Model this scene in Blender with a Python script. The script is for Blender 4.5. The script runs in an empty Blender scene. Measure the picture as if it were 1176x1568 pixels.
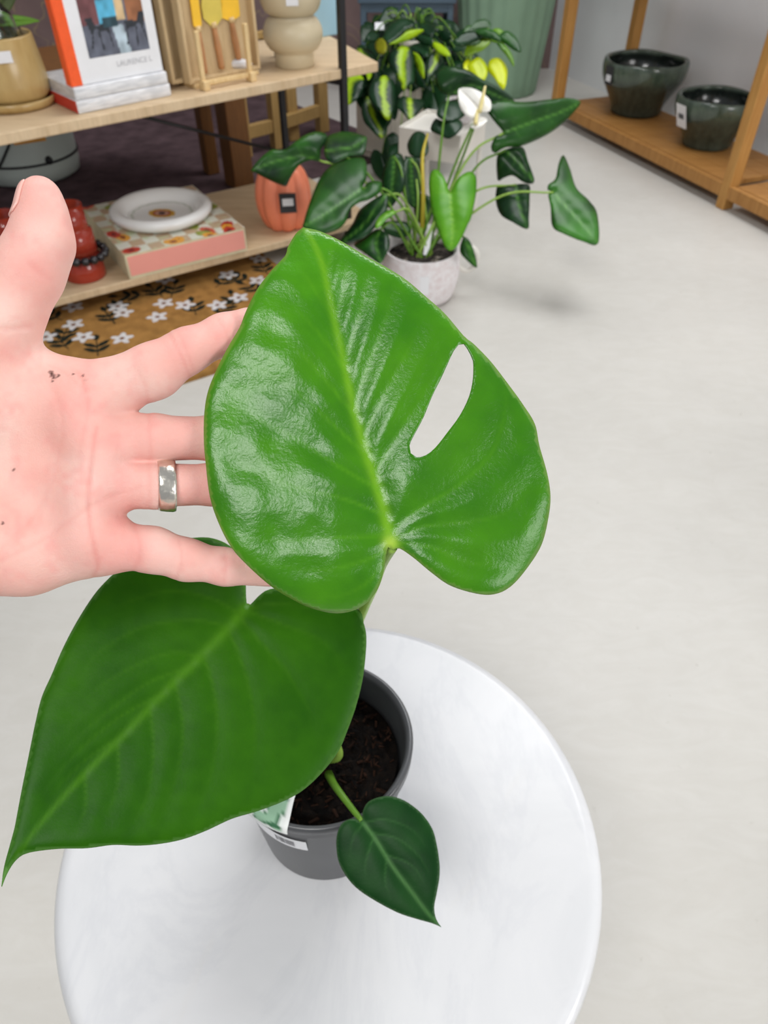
import bpy, bmesh, math, random
import numpy as np
from mathutils import Vector, Matrix
from mathutils.geometry import delaunay_2d_cdt

# ------------------------------------------------------------------ camera, world, light
SC = bpy.context.scene
COL = SC.collection
W, H = 1176.0, 1568.0
F = 1132.0                                   # focal length in pixels of the 1176 x 1568 frame
PITCH = math.radians(43.0)
CH = 1.05                                    # camera height above the floor
CP, SP = math.cos(PITCH), math.sin(PITCH)
rng = np.random.default_rng(7)
random.seed(7)

cam_d = bpy.data.cameras.new('camera')
cam_d.sensor_fit = 'AUTO'
cam_d.sensor_width = 36.0
cam_d.lens = 36.0 * F / H
cam_d.clip_start = 0.02
cam_d.dof.use_dof = True
cam_d.dof.focus_distance = 0.315
cam_d.dof.aperture_fstop = 17.0
cam = bpy.data.objects.new('camera', cam_d)
cam.location = (0, 0, CH)
cam.rotation_euler = (math.pi / 2 - PITCH, 0, 0)
COL.objects.link(cam)
SC.camera = cam

world = bpy.data.worlds.new('world')
SC.world = world
world.use_nodes = True
bg = world.node_tree.nodes['Background']
bg.inputs['Color'].default_value = (0.93, 0.96, 1.0, 1)
bg.inputs['Strength'].default_value = 0.28

def area_light(name, loc, target, size, size_y, power, color=(1, 1, 1)):
    d = bpy.data.lights.new(name, 'AREA')
    d.shape = 'RECTANGLE'; d.size = size; d.size_y = size_y
    d.energy = power; d.color = color
    o = bpy.data.objects.new(name, d)
    o.location = loc
    v = Vector(target) - Vector(loc)
    o.rotation_euler = v.to_track_quat('-Z', 'Y').to_euler()
    COL.objects.link(o)
    return o
# added area lights for leaf highlights and floor brightness; a side window
area_light('leaf_highlight_light', (-0.52, -1.0, 2.62), (-0.05, 0.18, 0.85), 1.15, 0.60, 30, (1, 0.99, 0.97))
area_light('floor_fill_light', (1.0, 2.75, 3.1), (0.7, 1.5, 0.0), 2.2, 1.8, 66, (0.98, 0.99, 1.0))
area_light('side_window', (3.0, -1.2, 1.45), (0.1, 0.8, 0.5), 1.6, 1.5, 44, (1, 0.99, 0.98))

SC.view_settings.view_transform = 'Standard'
SC.view_settings.look = 'None'
SC.view_settings.gamma = 1.0
SC.view_settings.use_curve_mapping = False
SC.view_settings.exposure = 0.34

# ------------------------------------------------------------------ geometry helpers
def ray(px, py):
    x = (px - W / 2) / F; y = -(py - H / 2) / F
    return np.array([x, CP + y * SP, -SP + y * CP])
def P(px, py, depth):
    return np.array([0, 0, CH]) + ray(px, py) * depth
def PV(XY, depth):
    XY = np.asarray(XY, float); depth = np.broadcast_to(np.asarray(depth, float), (len(XY),))
    x = (XY[:, 0] - W / 2) / F; y = -(XY[:, 1] - H / 2) / F
    d = np.stack([x, CP + y * SP, -SP + y * CP], 1)
    return np.array([0, 0, CH]) + d * depth[:, None]
def onz(px, py, z=0.0):
    d = ray(px, py); return np.array([0, 0, CH]) + d * ((z - CH) / d[2])
def srgb(r, g, b):
    def l(c):
        c /= 255.0
        return c / 12.92 if c <= 0.04045 else ((c + 0.055) / 1.055) ** 2.4
    return (l(r), l(g), l(b))

ROOT = {}
def tag(o, label=None, cat=None, group=None, kind=None):
    if label: o['label'] = label
    if cat: o['category'] = cat
    if group: o['group'] = group
    if kind: o['kind'] = kind
    return o
def thing(name, label, cat, loc, group=None):
    o = bpy.data.objects.new(name, None); COL.objects.link(o)
    o.empty_display_size = 0.05
    o.location = tuple(float(v) for v in loc)
    ROOT[o.name] = np.array(o.location)
    return tag(o, label, cat, group)
def rootloc(o):
    while o.parent: o = o.parent
    return np.array(o.location)
def mesh(name, V, Fc, mat, parent=None, smooth=True, loc=None, col=None, label=None, kind=None):
    V = np.asarray(V, float)
    if parent is not None: off = rootloc(parent)
    elif loc is not None: off = np.asarray(loc, float)
    else: off = np.zeros(3)
    me = bpy.data.meshes.new(name)
    me.from_pydata((V - off).tolist(), [], [list(map(int, f)) for f in Fc])
    if mat is not None: me.materials.append(mat)
    if smooth: me.polygons.foreach_set('use_smooth', np.ones(len(me.polygons), bool))
    if col is not None:
        a = me.color_attributes.new('Col', 'FLOAT_COLOR', 'POINT')
        c = np.ones((len(V), 4), np.float32); c[:, :3] = np.clip(col, 0, 1)
        a.data.foreach_set('color', c.ravel())
    me.validate(); me.update()
    o = bpy.data.objects.new(name, me); COL.objects.link(o)
    if parent is not None: o.parent = parent
    elif loc is not None: o.location = tuple(float(v) for v in loc)
    if label: o['label'] = label
    if kind: o['kind'] = kind
    return o
def join(*parts):
    V, Fc, n = [], [], 0
    for v, f in parts:
        V.append(np.asarray(v, float)); Fc += [[i + n for i in q] for q in f]; n += len(v)
    return np.concatenate(V), Fc
def frame(heading):
    a = math.radians(heading)
    return np.array([math.cos(a), math.sin(a), 0]), np.array([-math.sin(a), math.cos(a), 0])
def box(c, size, heading=0.0, bevel=0.0, R=None, seg=2):
    bm = bmesh.new(); bmesh.ops.create_cube(bm, size=1.0)
    for v in bm.verts: v.co = Vector((v.co.x * size[0], v.co.y * size[1], v.co.z * size[2]))
    if bevel > 0:
        bmesh.ops.bevel(bm, geom=bm.edges[:], offset=bevel, segments=seg, affect='EDGES', profile=0.5)
    bm.verts.ensure_lookup_table()
    V = np.array([v.co[:] for v in bm.verts]); Fc = [[v.index for v in f.verts] for f in bm.faces]
    bm.free()
    if R is None:
        a = math.radians(heading); R = np.array([[math.cos(a), -math.sin(a), 0], [math.sin(a), math.cos(a), 0], [0, 0, 1]])
    return V @ np.asarray(R).T + np.asarray(c), Fc
def beam(p, q, w, t, up=(0, 0, 1), bevel=0.002):
    p, q = np.asarray(p, float), np.asarray(q, float)
    z = q - p; L = np.linalg.norm(z); z /= L
    x = np.cross(up, z)
    if np.linalg.norm(x) < 1e-4: x = np.array([1.0, 0, 0])
    x /= np.linalg.norm(x); y = np.cross(z, x)
    return box((p + q) / 2, (w, t, L), bevel=bevel, R=np.stack([x, y, z], 1))
def prism(poly, z0, z1, bevel=0.003):
    bm = bmesh.new()
    vs = [bm.verts.new((p[0], p[1], z0)) for p in poly]
    f = bm.faces.new(vs)
    r = bmesh.ops.extrude_face_region(bm, geom=[f])
    for v in r['geom']:
        if isinstance(v, bmesh.types.BMVert): v.co.z = z1
    bmesh.ops.recalc_face_normals(bm, faces=bm.faces[:])
    bmesh.ops.bevel(bm, geom=bm.edges[:], offset=bevel, segments=2, affect='EDGES', profile=0.5)
    bm.verts.ensure_lookup_table()
    V = np.array([v.co[:] for v in bm.verts]); Fc = [[v.index for v in g.verts] for g in bm.faces]
    bm.free(); return V, Fc
def lathe(prof, c=(0, 0, 0), seg=48, mod=None):
    prof = np.asarray(prof, float); n = len(prof)
    th = np.linspace(0, 2 * np.pi, seg, endpoint=False)
    V = np.zeros((n, seg, 3))
    for i, (r, z) in enumerate(prof):
        rr = np.full(seg, r)
        zz = np.full(seg, z)
        if mod: rr, zz = mod(rr, zz, th)
        V[i, :, 0] = rr * np.cos(th); V[i, :, 1] = rr * np.sin(th); V[i, :, 2] = zz
    Fc = []
    for i in range(n - 1):
        for j in range(seg):
            k = (j + 1) % seg
            Fc.append([i * seg + j, i * seg + k, (i + 1) * seg + k, (i + 1) * seg + j])
    V = V.reshape(-1, 3)
    if prof[0, 0] > 1e-6: Fc.append(list(range(seg - 1, -1, -1)))
    if prof[-1, 0] > 1e-6: Fc.append([(n - 1) * seg + j for j in range(seg)])
    return V + np.asarray(c), Fc
def spline(pts, n):
    pts = np.asarray(pts, float)
    if len(pts) == 2: return pts[0] + (pts[1] - pts[0]) * np.linspace(0, 1, n)[:, None]
    p = np.vstack([2 * pts[0] - pts[1], pts, 2 * pts[-1] - pts[-2]])
    out = []
    for t in np.linspace(0, len(pts) - 1 - 1e-9, n):
        i = int(t); u = t - i; a, b, c, d = p[i], p[i + 1], p[i + 2], p[i + 3]
        out.append(0.5 * (2 * b + (c - a) * u + (2 * a - 5 * b + 4 * c - d) * u * u + (3 * b - a - 3 * c + d) * u ** 3))
    return np.array(out)
def tube(pts, r, seg=10, n=20, smooth_path=True):
    path = spline(pts, n) if smooth_path else np.asarray(pts, float)
    n = len(path)
    rad = np.interp(np.linspace(0, 1, n), np.linspace(0, 1, np.size(r)), np.atleast_1d(r)) if np.size(r) > 1 else np.full(n, float(np.atleast_1d(r)[0]))
    T = np.gradient(path, axis=0); T /= np.linalg.norm(T, axis=1)[:, None] + 1e-12
    ref = np.array([0, 0, 1.0]) if abs(T[0, 2]) < 0.9 else np.array([1.0, 0, 0])
    V = []
    x = np.cross(ref, T[0]); x /= np.linalg.norm(x)
    th = np.linspace(0, 2 * np.pi, seg, endpoint=False)
    for i in range(n):
        x = x - T[i] * (x @ T[i]); x /= np.linalg.norm(x); y = np.cross(T[i], x)
        V.append(path[i] + rad[i] * (np.cos(th)[:, None] * x + np.sin(th)[:, None] * y))
    V = np.concatenate(V); Fc = []
    for i in range(n - 1):
        for j in range(seg):
            k = (j + 1) % seg
            Fc.append([i * seg + j, i * seg + k, (i + 1) * seg + k, (i + 1) * seg + j])
    Fc.append(list(range(seg - 1, -1, -1))); Fc.append([(n - 1) * seg + j for j in range(seg)])
    return V, Fc
def ball(c, r, nu=12, nv=8):
    prof = [(abs(math.sin(math.pi * i / nv)) * 1.0, -math.cos(math.pi * i / nv)) for i in range(nv + 1)]
    prof[0] = (0.0, -1); prof[-1] = (0.0, 1)
    V, Fc = lathe(prof, seg=nu)
    return V * np.asarray(r) + np.asarray(c), Fc
def grid_patch(o, ex, ey, nx, ny):
    u, v = np.meshgrid(np.linspace(0, 1, nx + 1), np.linspace(0, 1, ny + 1))
    V = np.asarray(o) + u.ravel()[:, None] * np.asarray(ex) + v.ravel()[:, None] * np.asarray(ey)
    i = np.arange(nx * ny); a = (i // nx) * (nx + 1) + i % nx
    Fc = np.stack([a, a + 1, a + nx + 2, a + nx + 1], 1).tolist()
    return V, Fc, u.ravel(), v.ravel()
def dist_poly(XY, pts):
    XY = np.asarray(XY, float); pts = np.asarray(pts, float)
    best = np.full(len(XY), 1e9); par = np.zeros(len(XY))
    n = len(pts) - 1
    for i in range(n):
        a, b = pts[i], pts[i + 1]; ab = b - a
        t = np.clip(((XY - a) @ ab) / (ab @ ab + 1e-12), 0, 1)
        d = np.linalg.norm(XY - a - t[:, None] * ab, axis=1)
        m = d < best; best[m] = d[m]; par[m] = (i + t[m]) / n
    return best, par
def inside(XY, poly):
    XY = np.asarray(XY, float); poly = np.asarray(poly, float)
    r = np.zeros(len(XY), bool); x, y = XY[:, 0], XY[:, 1]
    j = len(poly) - 1
    for i in range(len(poly)):
        xi, yi = poly[i]; xj, yj = poly[j]
        c = ((yi > y) != (yj > y))
        with np.errstate(divide='ignore', invalid='ignore'):
            xx = (xj - xi) * (y - yi) / (yj - yi) + xi
        r ^= c & (x < xx); j = i
    return r
def solidify(o, t, offset=-1.0):
    m = o.modifiers.new('thickness', 'SOLIDIFY'); m.thickness = t; m.offset = offset
def vnoise(XY, scale, seed=0):
    r = np.random.default_rng(seed); G = r.random((64, 64))
    p = np.asarray(XY, float) / scale; i = np.floor(p).astype(int); f = p - i; f = f * f * (3 - 2 * f)
    g = lambda a, b: G[a % 64, b % 64]
    x, y = i[:, 0], i[:, 1]
    return (g(x, y) * (1 - f[:, 0]) + g(x + 1, y) * f[:, 0]) * (1 - f[:, 1]) + (g(x, y + 1) * (1 - f[:, 0]) + g(x + 1, y + 1) * f[:, 0]) * f[:, 1]

# ------------------------------------------------------------------ materials
class NT:
    def __init__(s, name, rough=0.5, spec=0.5, metal=0.0):
        s.m = bpy.data.materials.new(name); s.m.use_nodes = True
        s.t = s.m.node_tree; s.b = s.t.nodes['Principled BSDF']
        s.b.inputs['Roughness'].default_value = rough
        s.b.inputs['Specular IOR Level'].default_value = spec
        s.b.inputs['Metallic'].default_value = metal
    def n(s, kind, **kw):
        x = s.t.nodes.new(kind)
        for k, v in kw.items():
            if k in x.inputs: x.inputs[k].default_value = v
            else: setattr(x, k, v)
        return x
    def l(s, a, b): s.t.links.new(a, b)
    def noise(s, scale, detail=4, rough=0.55, stretch=(1, 1, 1), dist=0.0, rot=(0, 0, 0)):
        tc = s.n('ShaderNodeTexCoord'); mp = s.n('ShaderNodeMapping')
        mp.inputs['Scale'].default_value = stretch; mp.inputs['Rotation'].default_value = rot
        s.l(tc.outputs['Object'], mp.inputs['Vector'])
        x = s.n('ShaderNodeTexNoise'); x.inputs['Scale'].default_value = scale
        x.inputs['Detail'].default_value = detail; x.inputs['Roughness'].default_value = rough
        x.inputs['Distortion'].default_value = dist
        s.l(mp.outputs[0], x.inputs['Vector']); return x.outputs['Fac']
    def ramp(s, fac, stops):
        r = s.n('ShaderNodeValToRGB'); e = r.color_ramp.elements
        while len(e) < len(stops): e.new(0.5)
        for i, (p, c) in enumerate(stops):
            e[i].position = p; e[i].color = (*c, 1)
        s.l(fac, r.inputs[0]); return r.outputs[0]
    def mix(s, a, b, fac, mode='MIX'):
        x = s.n('ShaderNodeMix'); x.data_type = 'RGBA'; x.blend_type = mode
        for v, k in ((fac, 0), (a, 6), (b, 7)):
            if isinstance(v, bpy.types.NodeSocket): s.l(v, x.inputs[k])
            elif k == 0: x.inputs[0].default_value = v
            else: x.inputs[k].default_value = (*v, 1)
        return x.outputs[2]
    def color(s, c):
        if isinstance(c, bpy.types.NodeSocket): s.l(c, s.b.inputs['Base Color'])
        else: s.b.inputs['Base Color'].default_value = (*c, 1)
        return s
    def bump(s, h, strength=0.2, dist=0.001):
        x = s.n('ShaderNodeBump'); x.inputs['Strength'].default_value = strength; x.inputs['Distance'].default_value = dist
        s.l(h, x.inputs['Height']); s.l(x.outputs[0], s.b.inputs['Normal']); return s
    def attr(s, name='Col'):
        a = s.n('ShaderNodeAttribute'); a.attribute_name = name; return a.outputs['Color']
def plain(name, c, rough=0.5, spec=0.5, var=0.12, scale=20, metal=0.0, bump=0.0):
    t = NT(name, rough, spec, metal)
    f = t.noise(scale)
    lo = tuple(v * (1 - var) for v in c); hi = tuple(min(1, v * (1 + var)) for v in c)
    t.color(t.ramp(f, [(0.3, lo), (0.7, hi)]))
    if bump: t.bump(f, bump)
    return t.m
def vcol(name, rough=0.5, spec=0.5, nscale=60, var=0.1, bump=0.0, bscale=200, bdist=0.001, coat=0.0):
    t = NT(name, rough, spec)
    f = t.noise(nscale)
    c = t.mix(t.attr(), t.ramp(f, [(0.3, (1 - var,) * 3), (0.7, (1.0,) * 3)]), 1.0, 'MULTIPLY')
    t.color(c)
    if bump: t.bump(t.noise(bscale, 6), bump, bdist)
    if coat: t.b.inputs['Coat Weight'].default_value = coat; t.b.inputs['Coat Roughness'].default_value = 0.1
    return t.m
def wood(name, dark, light, scale=14, stretch=(1, 12, 12), rot=(0, 0, 0), rough=0.55):
    t = NT(name, rough, 0.4)
    f = t.noise(scale, 6, 0.6, stretch, 0.6, rot)
    g = t.noise(scale * 6, 4, 0.6, stretch, 0.0, rot)
    c = t.ramp(f, [(0.25, dark), (0.75, light)])
    t.color(t.mix(c, t.ramp(g, [(0.3, (0.82,) * 3), (0.7, (1.0,) * 3)]), 0.8, 'MULTIPLY'))
    t.bump(g, 0.08)
    return t.m

M = {}
# polished concrete
t = NT('polished_concrete', 0.42, 0.35)
base = t.ramp(t.noise(1.3, 5, 0.6), [(0.3, (0.53, 0.512, 0.475)), (0.7, (0.63, 0.61, 0.57))])
sw = t.ramp(t.noise(9, 8, 0.7, (1, 2.4, 1), 1.6), [(0.40, (0.955, 0.95, 0.94)), (0.62, (1, 1, 1))])
sp_ = t.ramp(t.noise(48, 3, 0.5), [(0.22, (0.78, 0.77, 0.74)), (0.30, (1, 1, 1))])
c = t.mix(base, sw, 0.9, 'MULTIPLY'); c = t.mix(c, sp_, 0.6, 'MULTIPLY'); t.color(c)
t.bump(t.noise(22, 6, 0.6, (1, 2, 1), 1.0), 0.06)
M['concrete'] = t.m
# marble
t = NT('white_marble', 0.22, 0.45)
base = t.ramp(t.noise(6, 6, 0.6, (1, 1, 1), 1.0), [(0.3, (0.62, 0.625, 0.64)), (0.65, (0.69, 0.69, 0.70))])
vein = t.ramp(t.noise(4.2, 8, 0.65, (1.3, 0.6, 1), 2.2, (0, 0, 0.5)), [(0.44, (1, 1, 1)), (0.5, (0.955, 0.957, 0.965)), (0.56, (1, 1, 1))])
stain = t.ramp(t.noise(3.0, 5, 0.6, (2.2, 0.8, 1), 1.0, (0, 0, -0.4)), [(0.58, (1, 1, 1)), (0.72, (0.985, 0.955, 0.90))])
spot = t.ramp(t.noise(11, 3, 0.5), [(0.16, (0.6, 0.6, 0.62)), (0.24, (1, 1, 1))])
c = t.mix(base, vein, 1.0, 'MULTIPLY'); c = t.mix(c, stain, 0.9, 'MULTIPLY'); c = t.mix(c, spot, 0.8, 'MULTIPLY'); t.color(c)
M['marble'] = t.m
M['white_wall'] = plain('white_wall_paint', (0.80, 0.81, 0.83), 0.8, 0.2, 0.04, 3)
t = NT('mauve_wall', 0.85, 0.15)
cm = t.ramp(t.noise(5, 5), [(0.3, (0.17, 0.118, 0.115)), (0.7, (0.24, 0.165, 0.155))])
gl = t.ramp(t.noise(2.6, 2, 0.4, (1.4, 1, 0.8), 2.0), [(0.492, (0, 0, 0)), (0.5, (1, 1, 1)), (0.508, (0, 0, 0))])
t.color(t.mix(cm, (0.42, 0.33, 0.16), t.mix(gl, (0.5, 0.5, 0.5), 1.0, 'MULTIPLY')))
M['mauve_wall'] = t.m
M['shade_sheet'] = plain('mauve_floor_shade', (0.095, 0.062, 0.068), 0.95, 0.05, 0.3, 12, bump=0.4)  # floor shade put into a dark mauve colour
M['oak'] = wood('oak_board', (0.56, 0.40, 0.235), (0.74, 0.57, 0.37), 5, (1, 12, 1), (0, 0, math.radians(-35)))
M['pine'] = wood('pine_shelf', (0.36, 0.155, 0.035), (0.54, 0.27, 0.075), 5, (1, 14, 1), (0, 0, math.radians(-112)))
M['pine_leg'] = wood('pine_leg', (0.44, 0.20, 0.045), (0.60, 0.32, 0.09), 7, (12, 12, 1))
M['stool_pine'] = wood('stool_pine', (0.36, 0.22, 0.07), (0.52, 0.33, 0.12), 7, (12, 12, 1))
M['dark_wood'] = wood('dark_stained_wood', (0.13, 0.05, 0.012), (0.23, 0.095, 0.022), 7, (12, 12, 1))
M['bamboo'] = wood('bamboo', (0.66, 0.45, 0.20), (0.82, 0.62, 0.34), 10, (12, 12, 1))
M['tray_wood'] = wood('tray_wood', (0.52, 0.36, 0.18), (0.70, 0.53, 0.31), 8, (12, 12, 1))
M['black_metal'] = plain('black_metal', (0.012, 0.012, 0.014), 0.45, 0.4)
M['black_plastic'] = plain('black_plastic', (0.016, 0.017, 0.019), 0.32, 0.5, 0.1, 40)
M['grey_plastic'] = plain('pot_plastic', (0.070, 0.072, 0.077), 0.3, 0.5, 0.1, 30)
M['white_paper'] = plain('white_paper', (0.80, 0.80, 0.82), 0.5, 0.3, 0.03)
M['ink'] = plain('ink', (0.12, 0.12, 0.13), 0.6, 0.2)
M['cream'] = plain('cream_ceramic', (0.72, 0.67, 0.58), 0.5, 0.4, 0.05, 8)
M['cream_metal'] = plain('cream_metal', (0.76, 0.73, 0.67), 0.4, 0.4, 0.04, 8)
M['beige_glaze'] = plain('beige_glaze', (0.58, 0.49, 0.33), 0.38, 0.4, 0.06, 10)
M['coral'] = plain('coral_glaze', (0.86, 0.25, 0.135), 0.35, 0.45, 0.06, 15)
M['red_glass'] = plain('red_glass', (0.33, 0.035, 0.018), 0.12, 0.5, 0.15, 8)
M['sage'] = plain('sage_green_pot', (0.24, 0.37, 0.255), 0.6, 0.3, 0.06, 8)
M['grey_green'] = plain('grey_green_pot', (0.50, 0.56, 0.52), 0.5, 0.4, 0.05, 8)
M['orange_tag'] = plain('orange_tag', (0.80, 0.36, 0.05), 0.5)
M['blue_grey'] = plain('blue_grey_metal', (0.075, 0.115, 0.155), 0.45, 0.4, 0.06, 8)
M['pale_blue'] = plain('pale_blue_card', (0.33, 0.52, 0.62), 0.6, 0.2, 0.04, 8)
M['dark_hollow'] = plain('hollow_block_brown', (0.045, 0.028, 0.020), 0.8, 0.1)
M['orange_cloth'] = plain('orange_cloth', (0.90, 0.115, 0.025), 0.6, 0.3, 0.05, 80)
M['dark_orange_cloth'] = plain('red_cloth', (0.55, 0.05, 0.03), 0.6, 0.3, 0.05, 80)
t = NT('plastic_wrap', 0.18, 0.5)
t.color(t.ramp(t.noise(25, 3, 0.5, (1, 1, 5)), [(0.35, (0.62, 0.63, 0.66)), (0.6, (0.82, 0.82, 0.84))]))
t.bump(t.noise(30, 3, 0.6, (1, 1, 6), 1.5), 0.8, 0.004); M['wrap'] = t.m
t = NT('mustard_glaze', 0.25, 0.5)
t.color(t.ramp(t.noise(16, 4, 0.6, (1, 1, 0.35)), [(0.3, (0.36, 0.225, 0.075)), (0.7, (0.56, 0.40, 0.17))])); M['mustard'] = t.m
t = NT('green_black_glaze', 0.16, 0.6)
gz = t.noise(22, 5, 0.65, (1, 1, 0.4))
cb = t.ramp(gz, [(0.3, (0.040, 0.058, 0.044)), (0.7, (0.115, 0.15, 0.115))])
t.color(t.mix(cb, t.attr(), 1.0, 'MULTIPLY')); t.bump(t.noise(12, 3), 0.25, 0.004); M['green_glaze'] = t.m
t = NT('white_textured_pot', 0.7, 0.2)
t.color(t.ramp(t.noise(55, 5, 0.7), [(0.3, (0.66, 0.56, 0.56)), (0.6, (0.80, 0.77, 0.78))])); t.bump(t.noise(70, 4), 0.5, 0.003); M['pot_white'] = t.m
t = NT('potting_soil', 0.9, 0.15)
t.color(t.ramp(t.noise(120, 5, 0.7), [(0.4, (0.002, 0.0015, 0.0015)), (0.62, (0.010, 0.006, 0.004)), (0.78, (0.05, 0.025, 0.014))])); t.bump(t.noise(160, 5), 1.0, 0.004); M['soil'] = t.m
t = NT('grey_soil', 0.9, 0.15)
t.color(t.ramp(t.noise(60, 4, 0.7), [(0.35, (0.012, 0.010, 0.009)), (0.55, (0.05, 0.04, 0.035)), (0.68, (0.42, 0.36, 0.30))])); t.bump(t.noise(60, 5), 1.0, 0.006); M['soil_grit'] = t.m
M['bark'] = plain('bark_chip', (0.022, 0.010, 0.006), 0.85, 0.1, 0.8, 90)
M['mat'] = vcol('coir_print', 0.95, 0.05, 300, 0.25, 0.6, 500, 0.002)
M['print'] = vcol('printed_card', 0.4, 0.3, 30, 0.03)
M['plate'] = vcol('white_ceramic', 0.22, 0.45, 10, 0.02)
M['pink'] = plain('pink_card', (0.86, 0.36, 0.30), 0.6, 0.2, 0.03, 10)
M['bead'] = plain('black_bead', (0.015, 0.013, 0.016), 0.12, 0.6)
M['copper'] = plain('copper_handle', (0.50, 0.24, 0.10), 0.35, 0.5, 0.15, 20)
M['resin'] = plain('yellow_resin', (0.88, 0.52, 0.04), 0.3, 0.4, 0.1, 20)
M['resin_pale'] = plain('pale_yellow_resin', (0.66, 0.52, 0.10), 0.3, 0.4, 0.1, 20)
M['tag_grey'] = plain('slate_tag', (0.045, 0.045, 0.047), 0.6, 0.2)
M['nail'] = plain('nail', (0.80, 0.46, 0.40), 0.3, 0.4, 0.05, 60)
t = NT('hammered_silver', 0.28, 0.5, 1.0)
t.color((0.78, 0.74, 0.66)); t.bump(t.noise(220, 2), 0.32, 0.002); M['silver'] = t.m
t = NT('clear_glass', 0.02, 0.5)
t.color((0.9, 0.95, 0.97)); t.b.inputs['Transmission Weight'].default_value = 1.0; t.b.inputs['IOR'].default_value = 1.45; M['glass'] = t.m
# leaves: albedo painted per vertex, glossy cuticle
def leafmat(name, rough, spec, coat, bstr, bscale=500):
    t = NT(name, rough, spec)
    f = t.noise(140, 4)
    t.color(t.mix(t.attr(), t.ramp(f, [(0.3, (0.88, 0.90, 0.85)), (0.7, (1, 1, 1))]), 1.0, 'MULTIPLY'))
    t.bump(t.noise(bscale, 4, 0.6), bstr, 0.0006)
    t.b.inputs['Coat Weight'].default_value = coat; t.b.inputs['Coat Roughness'].default_value = 0.16
    return t.m
M['leaf_hero'] = leafmat('monstera_leaf', 0.26, 0.36, 0.0, 0.4)
M['leaf_mid'] = leafmat('monstera_leaf_matte', 0.42, 0.10, 0.0, 0.15)
M['leaf'] = leafmat('glossy_leaf', 0.30, 0.26, 0.0, 0.1, 120)
t = NT('skin', 0.52, 0.28)
f1 = t.noise(55, 4, 0.6); 
t.color(t.mix(t.attr(), t.ramp(f1, [(0.35, (0.965, 0.93, 0.92)), (0.65, (1, 1, 1))]), 1.0, 'MULTIPLY'))
t.bump(t.noise(700, 6, 0.75), 0.38, 0.0010)
t.b.inputs['Subsurface Weight'].default_value = 0.12
t.b.inputs['Subsurface Radius'].default_value = (1.0, 0.35, 0.2); t.b.inputs['Subsurface Scale'].default_value = 0.004
M['skin'] = t.m

# ------------------------------------------------------------------ structure
def struct(name, V, Fc, mat, smooth=False):
    return tag(mesh(name, V, Fc, mat, None, smooth), kind='structure')
V, Fc = box((-0.8, 2.2, -0.05), (11.6, 7.5, 0.10)); struct('floor', V, Fc, M['concrete'])
WB = onz(835, 105)[1]                                   # the mauve wall's foot
V, Fc = box((-2.6, WB + 0.05, 1.35), (8.0, 0.10, 2.7)); struct('wall_back', V, Fc, M['mauve_wall'])

# right shelf frame: origin at its near front foot
RS = onz(1108, 318)
rs_u = np.array([-0.367, 0.930, 0.0]); rs_u /= np.linalg.norm(rs_u)     # along the front, away from the camera
rs_v = np.array([rs_u[1], -rs_u[0], 0.0])                               # towards the wall
RS_DEPTH = 0.40
wc = RS + rs_v * (RS_DEPTH + 0.10) + rs_u * 0.3
wa = math.degrees(math.atan2(rs_u[1], rs_u[0]))
V, Fc = box(wc + np.array([0, 0, 1.35]) + rs_v * 0.05, (5.2, 0.10, 2.7), wa); struct('wall_right', V, Fc, M['white_wall'])

# ------------------------------------------------------------------ left shelf unit
HU, HL = 0.52, 0.08
A = onz(-70, 218, HU); B = onz(579, 95, HU); C = onz(492, 47, HU)
A2 = A + (C - B)
fu = (B - A) / np.linalg.norm(B - A); uhead = math.degrees(math.atan2(fu[1], fu[0]))
fd = np.array([-fu[1], fu[0], 0])
shelf = thing('shelf_unit', 'oak board shelf unit on a thin black metal frame', 'shelf', (B[0], B[1], 0))
V, Fc = prism([A[:2], B[:2], C[:2], A2[:2]], HU - 0.026, HU); mesh('board', V, Fc, M['oak'], shelf, False)
la = onz(75, 461, HL); lb = onz(390, 380, HL)
lf = (lb - la) / np.linalg.norm(lb - la); lhead = math.degrees(math.atan2(lf[1], lf[0])); ld = np.array([-lf[1], lf[0], 0])
LA = la - lf * 0.25; LB = la + lf * 1.08
lback = onz(370, 285, HL); LD = float((lback - la) @ ld)
V, Fc = prism([LA[:2], LB[:2], (LB + ld * LD)[:2], (LA + ld * LD)[:2]], HL - 0.022, HL); mesh('board', V, Fc, M['oak'], shelf, False)
post = onz(523, 104, HU); post[2] = 0
def vpost(p, w=0.02, h=1.25, z0=0.0): return beam((p[0], p[1], z0), (p[0], p[1], h), w, w, up=tuple(fd), bevel=0.002)
fp = post - fd * 0.006
rp = onz(436, 205, 0.30); rp[2] = 0
V, Fc = vpost(fp); mesh('post', V, Fc, M['black_metal'], shelf, False)
V, Fc = vpost(rp, 0.018, HU + 0.3); mesh('post', V, Fc, M['black_metal'], shelf, False)
lp = fp - fu * 1.15; lrp = rp - fu * 1.15
V, Fc = vpost(lp, 0.02); mesh('post', V, Fc, M['black_metal'], shelf, False)
V, Fc = vpost(lrp, 0.018, HU + 0.3); mesh('post', V, Fc, M['black_metal'], shelf, False)
V, Fc = beam((fp[0], fp[1], HU - 0.036), (rp[0], rp[1], HU - 0.036), 0.016, 0.018); mesh('bracket', V, Fc, M['black_metal'], shelf, False)
V, Fc = beam((fp[0], fp[1], HL - 0.032), (rp[0], rp[1], HL - 0.032), 0.016, 0.018); mesh('bracket', V, Fc, M['black_metal'], shelf, False)
V, Fc = tube([rp + np.array([0, 0, 0.24]), rp - fu * 0.62 + np.array([0, 0, HU - 0.03])], 0.005, 8, 2); mesh('brace', V, Fc, M['black_metal'], shelf)

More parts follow.
